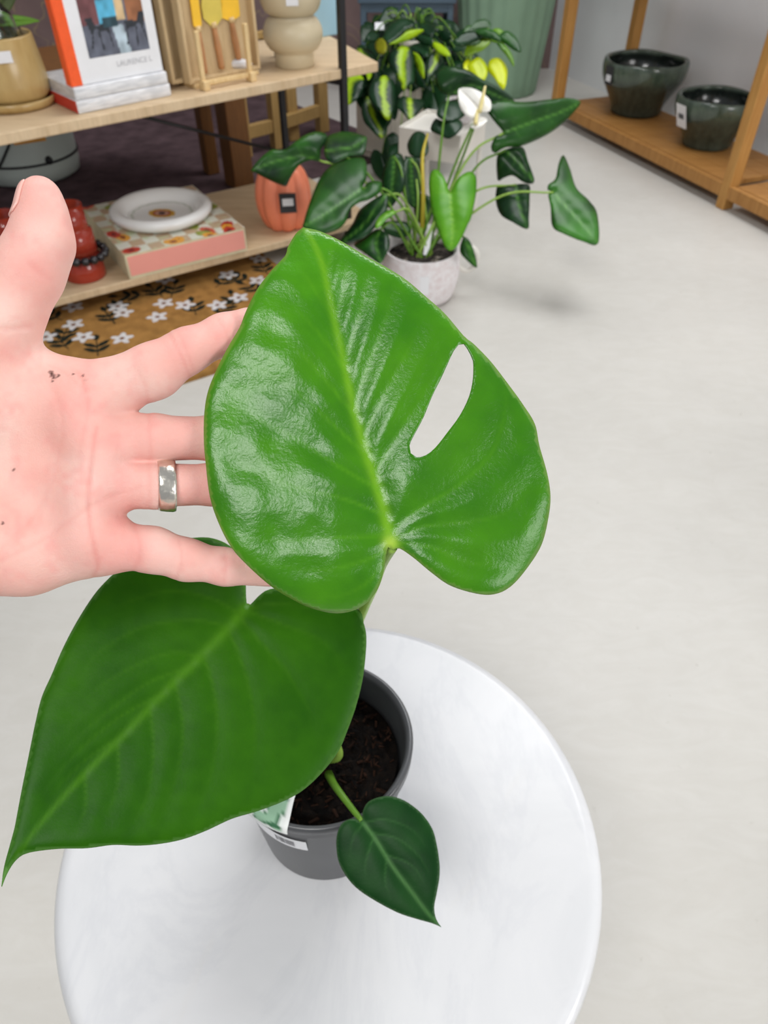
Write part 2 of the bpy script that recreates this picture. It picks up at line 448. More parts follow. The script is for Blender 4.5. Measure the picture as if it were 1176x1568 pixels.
# ------------------------------------------------------------------ doormat, painted print on coir
mo = onz(46, 532); mo2 = onz(332, 574); mf = (onz(332, 572) - onz(244, 599)); mf /= np.linalg.norm(mf)
ma = math.radians(33.5); mu = np.array([math.cos(ma), math.sin(ma), 0]); mv = np.array([-mu[1], mu[0], 0])
m0 = onz(288, 586); m0 = m0 - mu * 0.36
ML, MD = 0.86, 0.62
nx, ny = 340, 240
V, Fc, u, v = grid_patch(m0 + np.array([0, 0, 0.012]), mu * ML, mv * MD, nx, ny)
xy = np.stack([u * ML, v * MD], 1)
colr = np.tile(np.array([0.36, 0.185, 0.055]), (len(V), 1)) * (0.8 + 0.4 * vnoise(xy, 0.02, 3))[:, None]
def mpx(px, py):
    q = onz(px, py, 0.012) - m0; return np.array([q @ mu, q @ mv])
flw = [(70, 516), (128, 516), (187, 518), (112, 470), (180, 469), (241, 485), (283, 467), (333, 467), (349, 421), (397, 396), (253, 428), (71, 472), (425, 372), (300, 545)]
extra = [(0.06, 0.05), (0.16, 0.08), (0.27, 0.04), (0.38, 0.09), (0.50, 0.05), (0.22, 0.14), (0.62, 0.10), (0.70, 0.2), (0.78, 0.08), (0.66, 0.33), (0.76, 0.40), (0.58, 0.22), (0.80, 0.28), (0.08, 0.42), (0.2, 0.44), (0.34, 0.43), (0.46, 0.42)]
cent = [mpx(*p) for p in flw] + [np.array(e) for e in extra]
def leafblob(c, ang, L, wd):
    d = xy - c; a = d @ np.array([math.cos(ang), math.sin(ang)]); b = d @ np.array([-math.sin(ang), math.cos(ang)])
    return (a > 0) & (a < L) & (np.abs(b) < wd * np.sin(np.pi * np.clip(a / L, 0, 1)) ** 0.7)
dark = np.array([0.018, 0.022, 0.016]); white = np.array([0.70, 0.68, 0.68])
sprigs = [(105, 535, 95), (150, 545, 75), (95, 490, 115), (165, 480, 40), (250, 455, 95), (262, 455, 60), (225, 452, 150), (300, 482, 75), (330, 485, 40), (385, 430, 120), (410, 420, 80), (330, 440, 35)]
sprigs_m = [(mpx(x, y), a) for x, y, a in sprigs] + [(np.array((x, y)), a) for x, y, a in ((0.11, 0.03, 80), (0.33, 0.03, 110), (0.55, 0.03, 70), (0.66, 0.06, 90), (0.72, 0.14, 60), (0.74, 0.32, 110), (0.62, 0.28, 70), (0.3, 0.38, 90), (0.14, 0.36, 60))]
for k, (c, a) in enumerate(sprigs_m):
    a = math.radians(a); dr = np.array([math.cos(a), math.sin(a)])
    dd, tt = dist_poly(xy, [c, c + dr * 0.085]); colr[dd < 0.0018] = dark
    for s in range(3):
        b = c + dr * (0.022 + 0.026 * s)
        for sg in (-1, 1):
            if s < 2: colr[leafblob(b, a + sg * 0.85, 0.046, 0.0088)] = dark
    colr[leafblob(c + dr * 0.085, a, 0.035, 0.009)] = dark
for k, c in enumerate(cent):
    d = xy - c; r = np.hypot(d[:, 0], d[:, 1]); th = np.arctan2(d[:, 1], d[:, 0]) + k * 0.7
    R = 0.0245 + 0.0075 * np.cos(5 * th)
    colr[r < R] = white; colr[(r < 0.0068)] = (0.20, 0.075, 0.03)
mat_o = mesh('doormat', V, Fc, M['mat'], None, False, loc=m0 + mu * ML / 2 + mv * MD / 2, col=colr)
tag(mat_o, 'tan coir doormat printed with white flowers and dark leaf sprigs', 'doormat'); solidify(mat_o, 0.0118)

# ------------------------------------------------------------------ marble table
TC = np.array([-0.0451, 0.2252, 0.0]); TZ = 0.39
q = []
Qp = [onz(x, y, TZ)[:2] for x, y in ((562, 956), (635, 967), (713, 1003), (783, 1050), (862, 1136), (901, 1214), (926, 1347), (901, 1503), (81, 1441), (88, 1316), (99, 1566))]
Qp = np.array(Qp); Am = np.c_[2 * Qp, np.ones(len(Qp))]; s_ = np.linalg.lstsq(Am, (Qp ** 2).sum(1), rcond=None)[0]
TC = np.array([s_[0], s_[1], 0]); TR = math.sqrt(s_[2] + s_[0] ** 2 + s_[1] ** 2)
table = thing('side_table', 'round white marble side table carrying the black nursery pot', 'table', TC)
pr = [(0, TZ - 0.022), (TR - 0.012, TZ - 0.022)]
for i in range(9):
    a = -math.pi / 2 + math.pi * i / 8; pr.append((TR - 0.011 + 0.011 * math.cos(a), TZ - 0.011 + 0.011 * math.sin(a)))
pr += [(TR - 0.014, TZ), (0.0, TZ)]
V, Fc = lathe(pr, TC, 128); mesh('tabletop', V, Fc, M['marble'], table)
V, Fc = lathe([(0.0, 0.018), (0.028, 0.018), (0.024, 0.05), (0.022, 0.3), (0.03, TZ - 0.03), (0.075, TZ - 0.022), (0, TZ - 0.022)], TC, 40); mesh('pedestal', V, Fc, M['black_metal'], table)
V, Fc = lathe([(0, 0.0), (0.15, 0.0), (0.15, 0.012), (0.145, 0.018), (0, 0.018)], TC, 64); mesh('base_plate', V, Fc, M['black_metal'], table)

# ------------------------------------------------------------------ monstera in nursery pot
PC = np.array([-0.0509, 0.3037, TZ]); PH = 0.135; PR = 0.0734; PB = 0.058
mon = thing('potted_monstera', 'young monstera with three glossy leaves in a black nursery pot on marble', 'potted plant', PC)
pr = [(0.0, 0.001), (PB - 0.004, 0.001), (PB, 0.004), (PR - 0.0045, PH - 0.016), (PR - 0.0035, PH - 0.013), (PR, PH - 0.013), (PR + 0.0005, PH - 0.002), (PR - 0.001, PH), (PR - 0.0035, PH), (PR - 0.006, PH - 0.006), (PB, 0.012), (0.0, 0.010)]
V, Fc = lathe(pr, PC, 96); pot = mesh('pot', V, Fc, M['grey_plastic'], mon)
SZ = PH - 0.026; SR = PR - 0.0115
rr = np.linspace(0, SR, 22); V = [np.array([0, 0, 0.0])]; th = np.linspace(0, 2 * np.pi, 60, endpoint=False)
V = np.array([[r * math.cos(a), r * math.sin(a), 0.004 * random.uniform(-1, 1) * (1 if r < SR - 0.004 else 0) - 0.004 * (r / SR) ** 4] for r in rr[1:] for a in th] + [[0, 0, 0.002]])
Fc = [[i * 60 + j, i * 60 + (j + 1) % 60, (i + 1) * 60 + (j + 1) % 60, (i + 1) * 60 + j] for i in range(20) for j in range(60)] + [[20 * 60 + 60, j, (j + 1) % 60] for j in range(60)]
Fc = Fc[:-60] + [[len(V) - 1, j, (j + 1) % 60] for j in range(60)]
mesh('soil', V + PC + np.array([0, 0, SZ]), Fc, M['soil'], mon)
parts = []
for i in range(260):
    r = SR * 0.96 * math.sqrt(random.random()); a = random.random() * 6.283
    L = random.uniform(0.002, 0.009) * (0.5 + 0.7 * random.random())
    R = Matrix.Rotation(random.random() * 6.28, 3, 'Z') @ Matrix.Rotation(random.uniform(-0.6, 0.6), 3, 'Y') @ Matrix.Rotation(random.uniform(-0.6, 0.6), 3, 'X')
    parts.append(box(PC + np.array([r * math.cos(a), r * math.sin(a), SZ + random.uniform(0.001, 0.005)]), (L, L * random.uniform(0.12, 0.35), 0.0012), R=np.array(R), bevel=0))
V, Fc = join(*parts); mesh('bark_mulch', V, Fc, M['bark'], mon, False, kind='stuff')
# barcode sticker and plant label on the pot's near left
def cyl_patch(a0, a1, z0, z1, nseg=16, off=0.0006):
    V = []; 
    for z in (z0, z1):
        rad = PB + (PR - 0.0045 - PB) * (z - 0.004) / (PH - 0.02) + off
        for i in range(nseg + 1):
            a = math.radians(a0 + (a1 - a0) * i / nseg); V.append(PC + np.array([rad * math.cos(a), rad * math.sin(a), z]))
    return np.array(V), [[i, i + 1, nseg + 2 + i, nseg + 1 + i] for i in range(nseg)]
def ang_of(px, py, z):
    q = onz(px, py, TZ + z) - PC; return math.degrees(math.atan2(q[1], q[0]))
a_r = ang_of(472, 1296, 0.085)
V, Fc = cyl_patch(a_r - 52, a_r, 0.082, 0.101); st = mesh('price_sticker', V, Fc, M['white_paper'], pot)
bars = []
for i in range(13):
    a = a_r - 22 + i * 1.1; bars.append(cyl_patch(a, a + random.choice((0.35, 0.6)), 0.0865, 0.097, 2, 0.0009))
V, Fc = join(*bars); mesh('barcode', V, Fc, M['ink'], st, False, kind='stuff')
# printed label: a card pushed down inside the rim, folded over it
la0 = ang_of(446, 1268, PH); lab_a = [la0 - 34, la0 - 2]
V = []; colv = []
prof_l = [(PR - 0.024, PH + 0.012), (PR - 0.014, PH + 0.009), (PR - 0.004, PH + 0.002), (PR + 0.0012, PH - 0.001), (PR + 0.0022, PH - 0.006)]
prof_l = spline(prof_l, 20)
for i, (r, z) in enumerate(prof_l):
    for j in range(15):
        a = math.radians(lab_a[0] + (lab_a[1] - lab_a[0]) * j / 14); V.append(PC + np.array([r * math.cos(a), r * math.sin(a), z]))
        g = vnoise(np.array([[i * 1.0, j * 1.0]]), 3.0, 5)[0]
        colv.append((0.30, 0.50, 0.34) if g < 0.5 else ((0.05, 0.17, 0.08) if g < 0.66 else (0.75, 0.80, 0.76)))
        if j >= 13 or i >= 18: colv[-1] = (0.8, 0.82, 0.8)
Fc = [[i * 15 + j, i * 15 + j + 1, (i + 1) * 15 + j + 1, (i + 1) * 15 + j] for i in range(19) for j in range(14)]
lo = mesh('plant_label', V, Fc, M['print'], mon, True, col=np.array(colv), label='pale green printed plant label folded over the pot rim'); solidify(lo, 0.0005)

def catmull_closed(pts, n, sharp=()):
    pts = np.asarray(pts, float); m = len(pts); out = []
    seglen = np.linalg.norm(np.roll(pts, -1, 0) - pts, axis=1)
    step = seglen.sum() / n
    for i in range(m):
        a, b, c, d = pts[i - 1], pts[i], pts[(i + 1) % m], pts[(i + 2) % m]
        if i in sharp: a = 2 * b - c
        if (i + 1) % m in sharp: d = 2 * c - b
        k = max(1, int(round(seglen[i] / step)))
        for j in range(k):
            t = j / k
            out.append(0.5 * (2 * b + (c - a) * t + (2 * a - 5 * b + 4 * c - d) * t * t + (3 * b - a - 3 * c + d) * t ** 3))
    return np.array(out)

def hero_leaf(name, outline, sharp, holes, midrib, veins, depth_fn, col_fn, mat, spacing, nout, parent, label, vein_depth, bulge, vein_w, thick=0.0006, relief=None):
    ol = catmull_closed(outline, nout, sharp)
    hl_ = [catmull_closed(h, 44, ()) for h in holes]
    x0, y0 = ol.min(0); x1, y1 = ol.max(0)
    gx, gy = np.meshgrid(np.arange(x0, x1, spacing), np.arange(y0, y1, spacing * 0.87))
    gx[1::2] += spacing / 2
    g = np.stack([gx.ravel(), gy.ravel()], 1)
    m = inside(g, ol)
    for h in hl_: m &= ~inside(g, h)
    g = g[m]
    db, _ = dist_poly(g, np.vstack([ol, ol[:1]])); g = g[db > spacing * 0.6]
    for h in hl_:
        db, _ = dist_poly(g, np.vstack([h, h[:1]])); g = g[db > spacing * 0.6]
    allp = np.vstack([ol] + hl_ + [g])
    edges = []; n = 0
    for lp_ in [ol] + hl_:
        k = len(lp_); edges += [(n + i, n + (i + 1) % k) for i in range(k)]; n += k
    r = delaunay_2d_cdt([Vector(p) for p in allp], edges, [], 0, 1e-4)
    pv = np.array([v[:] for v in r[0]]); fc = np.array(r[2])
    ce = pv[fc].mean(1); keep = inside(ce, ol)
    for h in hl_: keep &= ~inside(ce, h)
    fc = fc[keep]
    # consistent winding towards the camera
    a, b, c_ = pv[fc[:, 0]], pv[fc[:, 1]], pv[fc[:, 2]]
    cr = (b[:, 0] - a[:, 0]) * (c_[:, 1] - a[:, 1]) - (b[:, 1] - a[:, 1]) * (c_[:, 0] - a[:, 0])
    fc[cr > 0] = fc[cr > 0][:, ::-1]
    dm, tm = dist_poly(pv, spline(midrib, 40))
    dv = np.full(len(pv), 1e9); tv = np.zeros(len(pv))
    for vn in veins:
        d, t_ = dist_poly(pv, spline(vn, 16)); k = d < dv; dv[k] = d[k]; tv[k] = t_[k]
    edge, _ = dist_poly(pv, np.vstack([ol, ol[:1]]))
    fadem = 1 - 0.55 * tm; fadev = np.clip(1 - 0.75 * tv, 0, 1)
    ef = np.clip(edge / 30.0, 0, 1)
    h = -vein_depth * 1.4 * fadem * np.exp(-(dm / (vein_w * 1.7)) ** 2)
    h += -vein_depth * fadev * np.exp(-(dv / vein_w) ** 2) * ef
    dd = np.minimum(dm, dv)
    h += bulge * (1 - np.exp(-(dd / (vein_w * 2.4)) ** 2)) * ef
    if relief is not None: h = relief(pv, h)
    D = depth_fn(pv, dm, tm, edge)
    V = PV(pv, D - h * D / F)
    o = mesh(name, V, fc.tolist(), mat, parent, True, col=col_fn(pv, dm, tm, dv, tv, edge), label=label)
    solidify(o, thick, -1.0)
    return o

def side_of(pv, mid):
    mid = spline(mid, 40); d = np.linalg.norm(pv[:, None, :] - mid[None, :, :], axis=2); i = np.clip(d.argmin(1), 1, 38)
    t_ = mid[i + 1] - mid[i - 1]; r_ = pv - mid[i]
    return np.sign(t_[:, 0] * r_[:, 1] - t_[:, 1] * r_[:, 0])
def mixc(a, b, w): return np.asarray(a) * (1 - w[:, None]) + np.asarray(b) * w[:, None]

# --- the large fenestrated leaf held by the hand
OL1 = [(594, 838), (603, 842), (612, 840), (633, 854), (662, 878), (690, 897), (729, 909), (757, 910), (781, 899), (805, 873), (829, 835), (840, 792), (843, 759), (838, 725), (826, 682), (819, 649), (800, 618), (776, 585), (752, 554), (729, 530), (721, 523), (710, 514), (681, 480), (652, 454), (624, 430), (595, 411), (557, 390), (524, 370), (490, 354), (464, 348), (452, 359), (440, 380), (437, 391), (414, 416), (393, 444), (376, 478), (367, 501), (350, 530), (333, 563), (319, 597), (313, 630), (312, 673), (315, 711), (321, 759), (333, 797), (352, 835), (376, 863), (414, 897), (448, 918), (476, 931), (510, 939), (538, 936), (562, 923), (579, 901), (588, 873), (591, 850)]
HO1 = [(711, 526), (721, 542), (725, 552), (725, 578), (719, 606), (705, 635), (686, 661), (667, 685), (652, 697), (638, 700), (629, 694), (627, 682), (633, 668), (648, 640), (662, 606), (676, 578), (686, 556), (695, 537), (703, 527)]
MID1 = [(600, 836), (590, 790), (578, 745), (560, 690), (543, 630), (528, 560), (510, 480), (495, 410), (480, 372), (466, 350)]
VE1 = [[(596, 820), (540, 822), (470, 826), (400, 826), (350, 815)], [(590, 790), (530, 765), (450, 745), (390, 722), (340, 690)], [(580, 750), (520, 715), (450, 670), (390, 640), (335, 610)], [(563, 700), (510, 650), (460, 605), (410, 570), (355, 548)],
       [(545, 640), (505, 590), (465, 545), (425, 512), (385, 490)], [(530, 570), (500, 525), (465, 485), (425, 445)], [(512, 490), (490, 455), (465, 420), (445, 395)],
       [(598, 838), (560, 858), (500, 872), (430, 868), (385, 860)], [(596, 842), (570, 885), (530, 910), (480, 915)],
       [(596, 818), (640, 780), (700, 745), (755, 690), (775, 620), (770, 590)], [(604, 826), (650, 806), (710, 800), (775, 785), (820, 740)], [(606, 832), (660, 838), (720, 862), (780, 868)],
       [(572, 725), (595, 690), (625, 640), (660, 580), (695, 520)], [(555, 672), (585, 610), (620, 545), (650, 480)], [(541, 620), (563, 560), (590, 490), (605, 430)], [(527, 555), (545, 500), (560, 440), (565, 400)], [(512, 490), (527, 440), (532, 390)], [(498, 425), (508, 385), (505, 368)]]
def dep1(pv, dm, tm, edge):
    s = side_of(pv, MID1)
    x, y = pv[:, 0], pv[:, 1]
    u = s * dm                                         # signed pixels from the midrib
    left = np.where(x < np.interp(y, [348, 410, 480, 560, 630, 690, 745, 836], [466, 495, 510, 528, 543, 560, 578, 600]), 1.0, 0.0)
    h = -0.00022 * dm ** 2 * 1.0 * left - 0.00016 * dm ** 2 * (1 - left)
    h += 6 * (1 - np.exp(-(dm / 45) ** 2))
    tipb = np.clip((430 - y) / 80, 0, 1); h -= 14 * tipb ** 2
    lob = np.clip((y - 838) / 100, 0, 1); h -= 26 * lob ** 2 * (x < 600)
    rlob = np.clip((x - 735) / 110, 0, 1) * np.clip((y - 760) / 120, 0, 1); h -= 24 * rlob ** 1.3
    h -= 7 * np.exp(-edge / 9.0)
    D0 = 0.296 + 0.000030 * (x - 560) - 0.000020 * (y - 650)
    return D0 - h * D0 / F
def col1(pv, dm, tm, dv, tv, edge):
    n = vnoise(pv, 70, 2); n2 = vnoise(pv, 22, 9)
    c = mixc((0.024, 0.150, 0.0006), (0.056, 0.235, 0.001), np.clip(n * 0.8 + n2 * 0.3 - 0.05, 0, 1))
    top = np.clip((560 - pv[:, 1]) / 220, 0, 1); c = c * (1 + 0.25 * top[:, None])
    wm = (1 - 0.45 * tm) * np.exp(-(dm / (9.5 - 6 * tm)) ** 2)
    c = mixc(c, (0.17, 0.40, 0.012), np.clip(wm, 0, 1) * 0.95)
    wv = np.exp(-(dv / 2.6) ** 2) * np.clip(1 - tv, 0, 1) * 0.45
    c = mixc(c, (0.10, 0.32, 0.006), wv)
    c = mixc(c, (0.20, 0.36, 0.05), np.exp(-(edge / 2.2) ** 2) * 0.8)
    k = np.exp(-(np.linalg.norm(pv - np.array([598, 832]), axis=1) / 11) ** 2); c = mixc(c, (0.36, 0.54, 0.06), k)
    return c
def rel1(pv, h):
    x, y = pv[:, 0], pv[:, 1]
    xm_ = np.interp(y, [348, 410, 480, 560, 630, 690, 745, 836], [466, 495, 510, 528, 543, 560, 578, 600])
    left = 1 / (1 + np.exp((x - xm_ + 25) / 14))
    k = (1.0 - 0.62 * left) * np.where(y > 780, 1.1, 1.0)
    b = 9.0 * (vnoise(pv, 75, 61) - 0.5) + 3.0 * (vnoise(pv, 30, 62) - 0.5)
    return h * k + b * (0.35 + 0.65 * left)
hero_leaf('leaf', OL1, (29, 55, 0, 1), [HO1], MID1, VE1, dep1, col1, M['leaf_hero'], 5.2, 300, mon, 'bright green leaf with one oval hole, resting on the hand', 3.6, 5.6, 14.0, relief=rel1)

# --- the lower left leaf with long drip tip
OL2 = [(379, 927), (384, 925), (400, 909), (414, 902), (440, 900), (475, 908), (515, 920), (550, 934), (557, 954), (561, 973), (560, 1003), (555, 1042), (545, 1082), (533, 1116), (518, 1151), (493, 1183), (464, 1210), (434, 1227), (395, 1242), (355, 1254), (316, 1272), (281, 1285), (247, 1292), (212, 1295), (173, 1294), (133, 1299), (89, 1300), (44, 1306), (25, 1317), (11, 1338), (3, 1358), (2, 1357), (6, 1328), (15, 1294), (22, 1268), (27, 1242), (34, 1205), (44, 1156), (54, 1107), (64, 1067), (79, 1033), (96, 993), (118, 951), (143, 912), (163, 889), (182, 872), (210, 850), (250, 832), (290, 824), (325, 824), (355, 838), (371, 862), (376, 890), (377, 915)]
MID2 = [(376, 930), (350, 962), (300, 1012), (250, 1062), (190, 1125), (130, 1185), (80, 1240), (40, 1290), (10, 1335)]
VE2 = [[(368, 940), (320, 915), (260, 905), (200, 920), (160, 940)], [(352, 960), (300, 950), (220, 960), (150, 1000), (120, 1040)], [(310, 1003), (250, 1002), (170, 1040), (110, 1090)], [(295, 1018), (220, 1050), (140, 1110), (85, 1160)], [(250, 1062), (180, 1100), (110, 1160), (65, 1215)], [(190, 1125), (130, 1165), (70, 1225)],
       [(378, 930), (370, 900), (340, 870), (300, 850)], [(368, 945), (400, 985), (440, 1030), (470, 1080), (480, 1130)], [(378, 935), (430, 955), (490, 980), (530, 1020)], [(380, 930), (430, 925), (500, 935), (540, 950)], [(312, 1002), (328, 1060), (332, 1120), (322, 1190), (300, 1240)], [(268, 1045), (280, 1110), (272, 1180), (250, 1250)], [(230, 1085), (235, 1150), (225, 1220), (200, 1270)], [(180, 1135), (180, 1200), (160, 1260)], [(130, 1187), (130, 1240), (110, 1285)], [(350, 965), (375, 1030), (390, 1110), (385, 1180)]]
def dep2(pv, dm, tm, edge):
    x, y = pv[:, 0], pv[:, 1]
    h = -0.00013 * dm ** 2 + 5 * (1 - np.exp(-(dm / 40) ** 2))
    k = np.exp(-(((x - 350) / 45) ** 2 + ((y - 855) / 40) ** 2)); h += 10 * k
    h -= 6 * np.exp(-edge / 9.0)
    D0 = 0.415 - 0.00010 * (y - 930) + 0.00008 * (x - 375)
    return D0 - h * D0 / F
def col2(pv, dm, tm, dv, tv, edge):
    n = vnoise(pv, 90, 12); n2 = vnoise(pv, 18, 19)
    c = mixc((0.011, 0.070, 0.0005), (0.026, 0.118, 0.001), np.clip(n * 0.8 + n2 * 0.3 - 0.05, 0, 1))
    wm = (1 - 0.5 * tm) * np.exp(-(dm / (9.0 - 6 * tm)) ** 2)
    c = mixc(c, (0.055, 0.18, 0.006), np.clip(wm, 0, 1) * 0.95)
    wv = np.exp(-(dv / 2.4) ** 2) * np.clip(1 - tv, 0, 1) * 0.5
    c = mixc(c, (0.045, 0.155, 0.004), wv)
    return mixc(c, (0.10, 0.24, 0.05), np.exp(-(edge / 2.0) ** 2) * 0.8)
hero_leaf('leaf', OL2, (30, 31), [], MID2, VE2, dep2, col2, M['leaf_mid'], 5.6, 280, mon, 'deep green heart-shaped leaf with a long pointed drip tip', 1.1, 0.8, 9.0)

# --- small young leaf in front of the pot
OL3 = [(551, 1258), (555, 1256), (555, 1245), (561, 1231), (573, 1223), (591, 1219), (607, 1221), (625, 1229), (646, 1246), (662, 1269), (669, 1294), (673, 1321), (673, 1343), (669, 1367), (665, 1389), (668, 1407), (676, 1420), (662, 1414), (637, 1407), (610, 1398), (579, 1382), (551, 1364), (533, 1346), (519, 1321), (515, 1297), (516, 1278), (522, 1263), (533, 1255), (545, 1254)]
MID3 = [(554, 1257), (575, 1285), (600, 1325), (630, 1365), (655, 1398), (674, 1418)]
VE3 = [[(556, 1260), (590, 1255), (630, 1270), (655, 1300)], [(568, 1275), (610, 1285), (645, 1315), (660, 1345)], [(590, 1308), (630, 1325), (655, 1360)], [(556, 1260), (540, 1285), (535, 1320)], [(572, 1282), (560, 1320), (560, 1350)], [(592, 1312), (590, 1350), (600, 1380)]]
def dep3(pv, dm, tm, edge):
    x, y = pv[:, 0], pv[:, 1]
    h = -0.0009 * dm ** 2 + 3 * (1 - np.exp(-(dm / 16) ** 2)) - 2.5 * np.exp(-edge / 5.0)
    D0 = 0.520 - 0.00012 * (y - 1258)
    return D0 - h * D0 / F
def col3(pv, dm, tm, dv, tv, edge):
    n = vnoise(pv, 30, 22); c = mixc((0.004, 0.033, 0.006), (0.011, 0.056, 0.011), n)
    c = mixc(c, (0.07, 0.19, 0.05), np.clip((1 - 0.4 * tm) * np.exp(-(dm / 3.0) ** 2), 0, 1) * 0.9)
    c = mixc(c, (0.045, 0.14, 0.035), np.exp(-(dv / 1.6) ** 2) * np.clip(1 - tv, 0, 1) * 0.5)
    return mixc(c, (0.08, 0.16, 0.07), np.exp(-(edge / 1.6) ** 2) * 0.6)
hero_leaf('leaf', OL3, (16,), [], MID3, VE3, dep3, col3, M['leaf_mid'], 3.4, 130, mon, 'small dark green young leaf over the pot edge', 0.4, 0.3, 4.5, 0.0005)
M['stem'] = plain('petiole_green', (0.11, 0.24, 0.022), 0.4, 0.3, 0.15, 60)
M['stem_pale'] = plain('petiole_pale', (0.26, 0.42, 0.07), 0.4, 0.3, 0.1, 60)
crown = PC + np.array([-0.012, 0.004, SZ - 0.004])
q1 = P(600, 836, 0.299); V, Fc = tube([crown, P(512, 1085, 0.53), P(534, 990, 0.485), P(555, 934, 0.437), P(572, 895, 0.375), P(584, 862, 0.322), q1], [0.0045, 0.004, 0.0036, 0.0032, 0.0028, 0.0026], 12, 50); mesh('petiole', V, Fc, M['stem_pale'], mon)
q2 = P(377, 931, 0.418); V, Fc = tube([crown + np.array([-0.004, 0, 0]), P(470, 1080, 0.52), P(415, 985, 0.455), q2], [0.0045, 0.004, 0.0034, 0.003], 12, 36); mesh('petiole', V, Fc, M['stem'], mon)
q3 = P(554, 1257, 0.522); sp0 = onz(503, 1185, TZ + SZ)
V, Fc = tube([sp0, P(512, 1202, 0.553), P(535, 1233, 0.535), q3], [0.0036, 0.0028, 0.0024, 0.002], 10, 24); mesh('petiole', V, Fc, M['stem'], mon)
V, Fc = tube([crown, P(514, 1158, 0.575), P(518, 1135, 0.56)], [0.006, 0.005, 0.001], 10, 16); mesh('sheath', V, Fc, M['stem_pale'], mon)

# ------------------------------------------------------------------ the hand (one continuous surface from a distance field)
RM = np.array([[1, 0, 0], [0, SP, -CP], [0, CP, SP]]).astype(float)       # camera axes -> world (right, up, back)
def cs(px, py, dep): return np.array([(px - W / 2) / F * dep, -(py - H / 2) / F * dep, -dep])
PXM = 0.29 / F
def cone(Pg, a, b, r1, r2):
    ba = b - a; l2 = ba @ ba; rr_ = r1 - r2; a2 = l2 - rr_ * rr_; il2 = 1 / l2
    pa = Pg - a; y = pa @ ba; z = y - l2
    xx = pa * l2 - y[..., None] * ba; x2 = (xx * xx).sum(-1); y2 = y * y * l2; z2 = z * z * l2
    k = np.sign(rr_) * rr_ * rr_ * x2
    out = (np.sqrt(np.maximum(x2 * a2 * il2, 0)) + y * rr_) * il2 - r1
    m1 = np.sign(z) * a2 * z2 > k; m2 = (np.sign(y) * a2 * y2 < k) & ~m1
    out = np.where(m1, np.sqrt(x2 + z2) * il2 - r2, out)
    return np.where(m2, np.sqrt(x2 + y2) * il2 - r1, out)
def smin(a, b, k):
    h = np.maximum(k - np.abs(a - b), 0) / k
    return np.minimum(a, b) - h * h * k * 0.25
def hand():
    hstep = 0.00095
    lo = np.array([-0.275, -0.062, -0.365]); hi = np.array([-0.020, 0.142, -0.262])
    nn = np.ceil((hi - lo) / hstep).astype(int)
    ax = [lo[i] + hstep * np.arange(nn[i]) for i in range(3)]
    G = np.stack(np.meshgrid(*ax, indexing='ij'), -1).astype(np.float32)
    def chain(pts, k=0.004):
        d = None
        for (a, b) in zip(pts[:-1], pts[1:]):
            c_ = cone(G, cs(*a[:3]).astype(np.float32), cs(*b[:3]).astype(np.float32), a[3] * PXM, b[3] * PXM).astype(np.float32)
            d = c_ if d is None else smin(d, c_, k)
        return d
    # px, py, depth, radius in px (at 0.29 m)
    idx = chain([(150, 603, .296, 47), (236, 568, .296, 41), (285, 538, .297, 33.5), (343, 512, .302, 30), (380, 496, .306, 26)])
    mid_ = chain([(150, 672, .297, 42), (235, 671, .298, 36), (330, 671, .306, 34), (405, 668, .318, 30), (455, 664, .328, 24)])
    rin = chain([(150, 742, .297, 40), (235, 743, .298, 35), (330, 742, .306, 32), (400, 742, .318, 29), (445, 742, .328, 23)])
    pin = chain([(150, 832, .297, 42), (235, 842, .297, 34), (285, 857, .300, 31.5), (345, 868, .305, 28), (415, 880, .312, 20)])
    fingers = np.minimum(np.minimum(idx, mid_), np.minimum(rin, pin))
    thumb = chain([(62, 301, .283, 29), (65, 330, .283, 32), (63, 372, .283, 43), (42, 418, .284, 48), (8, 476, .286, 53), (-55, 610, .289, 80)], 0.006)
    pal = [chain([(-260, 700, .300, 100), (-60, 625, .296, 82), (148, 608, .299, 49)]),
           chain([(-240, 730, .306, 80), (0, 690, .303, 62), (150, 675, .300, 44)]),
           chain([(-240, 760, .306, 80), (0, 750, .303, 58), (150, 745, .300, 43)]),
           chain([(-250, 800, .300, 100), (-60, 832, .295, 86), (40, 842, .296, 69), (150, 834, .299, 46)])]
    palm = pal[0]
    for p_ in pal[1:]: palm = smin(palm, p_, 0.014)
    arm = chain([(-240, 745, .304, 112), (-420, 745, .312, 118)])
    palm = smin(palm, arm, 0.02)
    palm = smin(palm, thumb, 0.009)
    S = smin(palm, fingers, 0.0075)
    # web between thumb and index
    web = chain([(18, 560, .300, 24), (95, 585, .300, 30)])
    S = smin(S, web, 0.012)
    # the fleshy pads under the fingers
    for (a, b, r_) in (((118, 640, .288), (150, 700, .288), 26), ((130, 760, .288), (135, 820, .288), 24)):
        S = smin(S, chain([(*a, r_), (*b, r_)]), 0.012)
    # creases of the palm and fingers
    X = G[..., 0] / -G[..., 2] * F + W / 2; Y = -G[..., 1] / -G[..., 2] * F + H / 2
    flat = np.stack([X.ravel(), Y.ravel()], 1)
    near = np.abs(S.ravel()) < 0.003
    add = np.zeros(len(flat), np.float32)
    for pts, w_, a_ in CREASES:
        d, t_ = dist_poly(flat[near], spline(pts, 12)); add[near] += a_ * PXM * np.exp(-(d / w_) ** 2) * np.sin(np.pi * np.clip(t_, 0.06, 0.94)) ** 0.4
    front = (G[..., 2].ravel() > -0.300)
    S = S + (add * front).reshape(S.shape)
    return S, lo, hstep
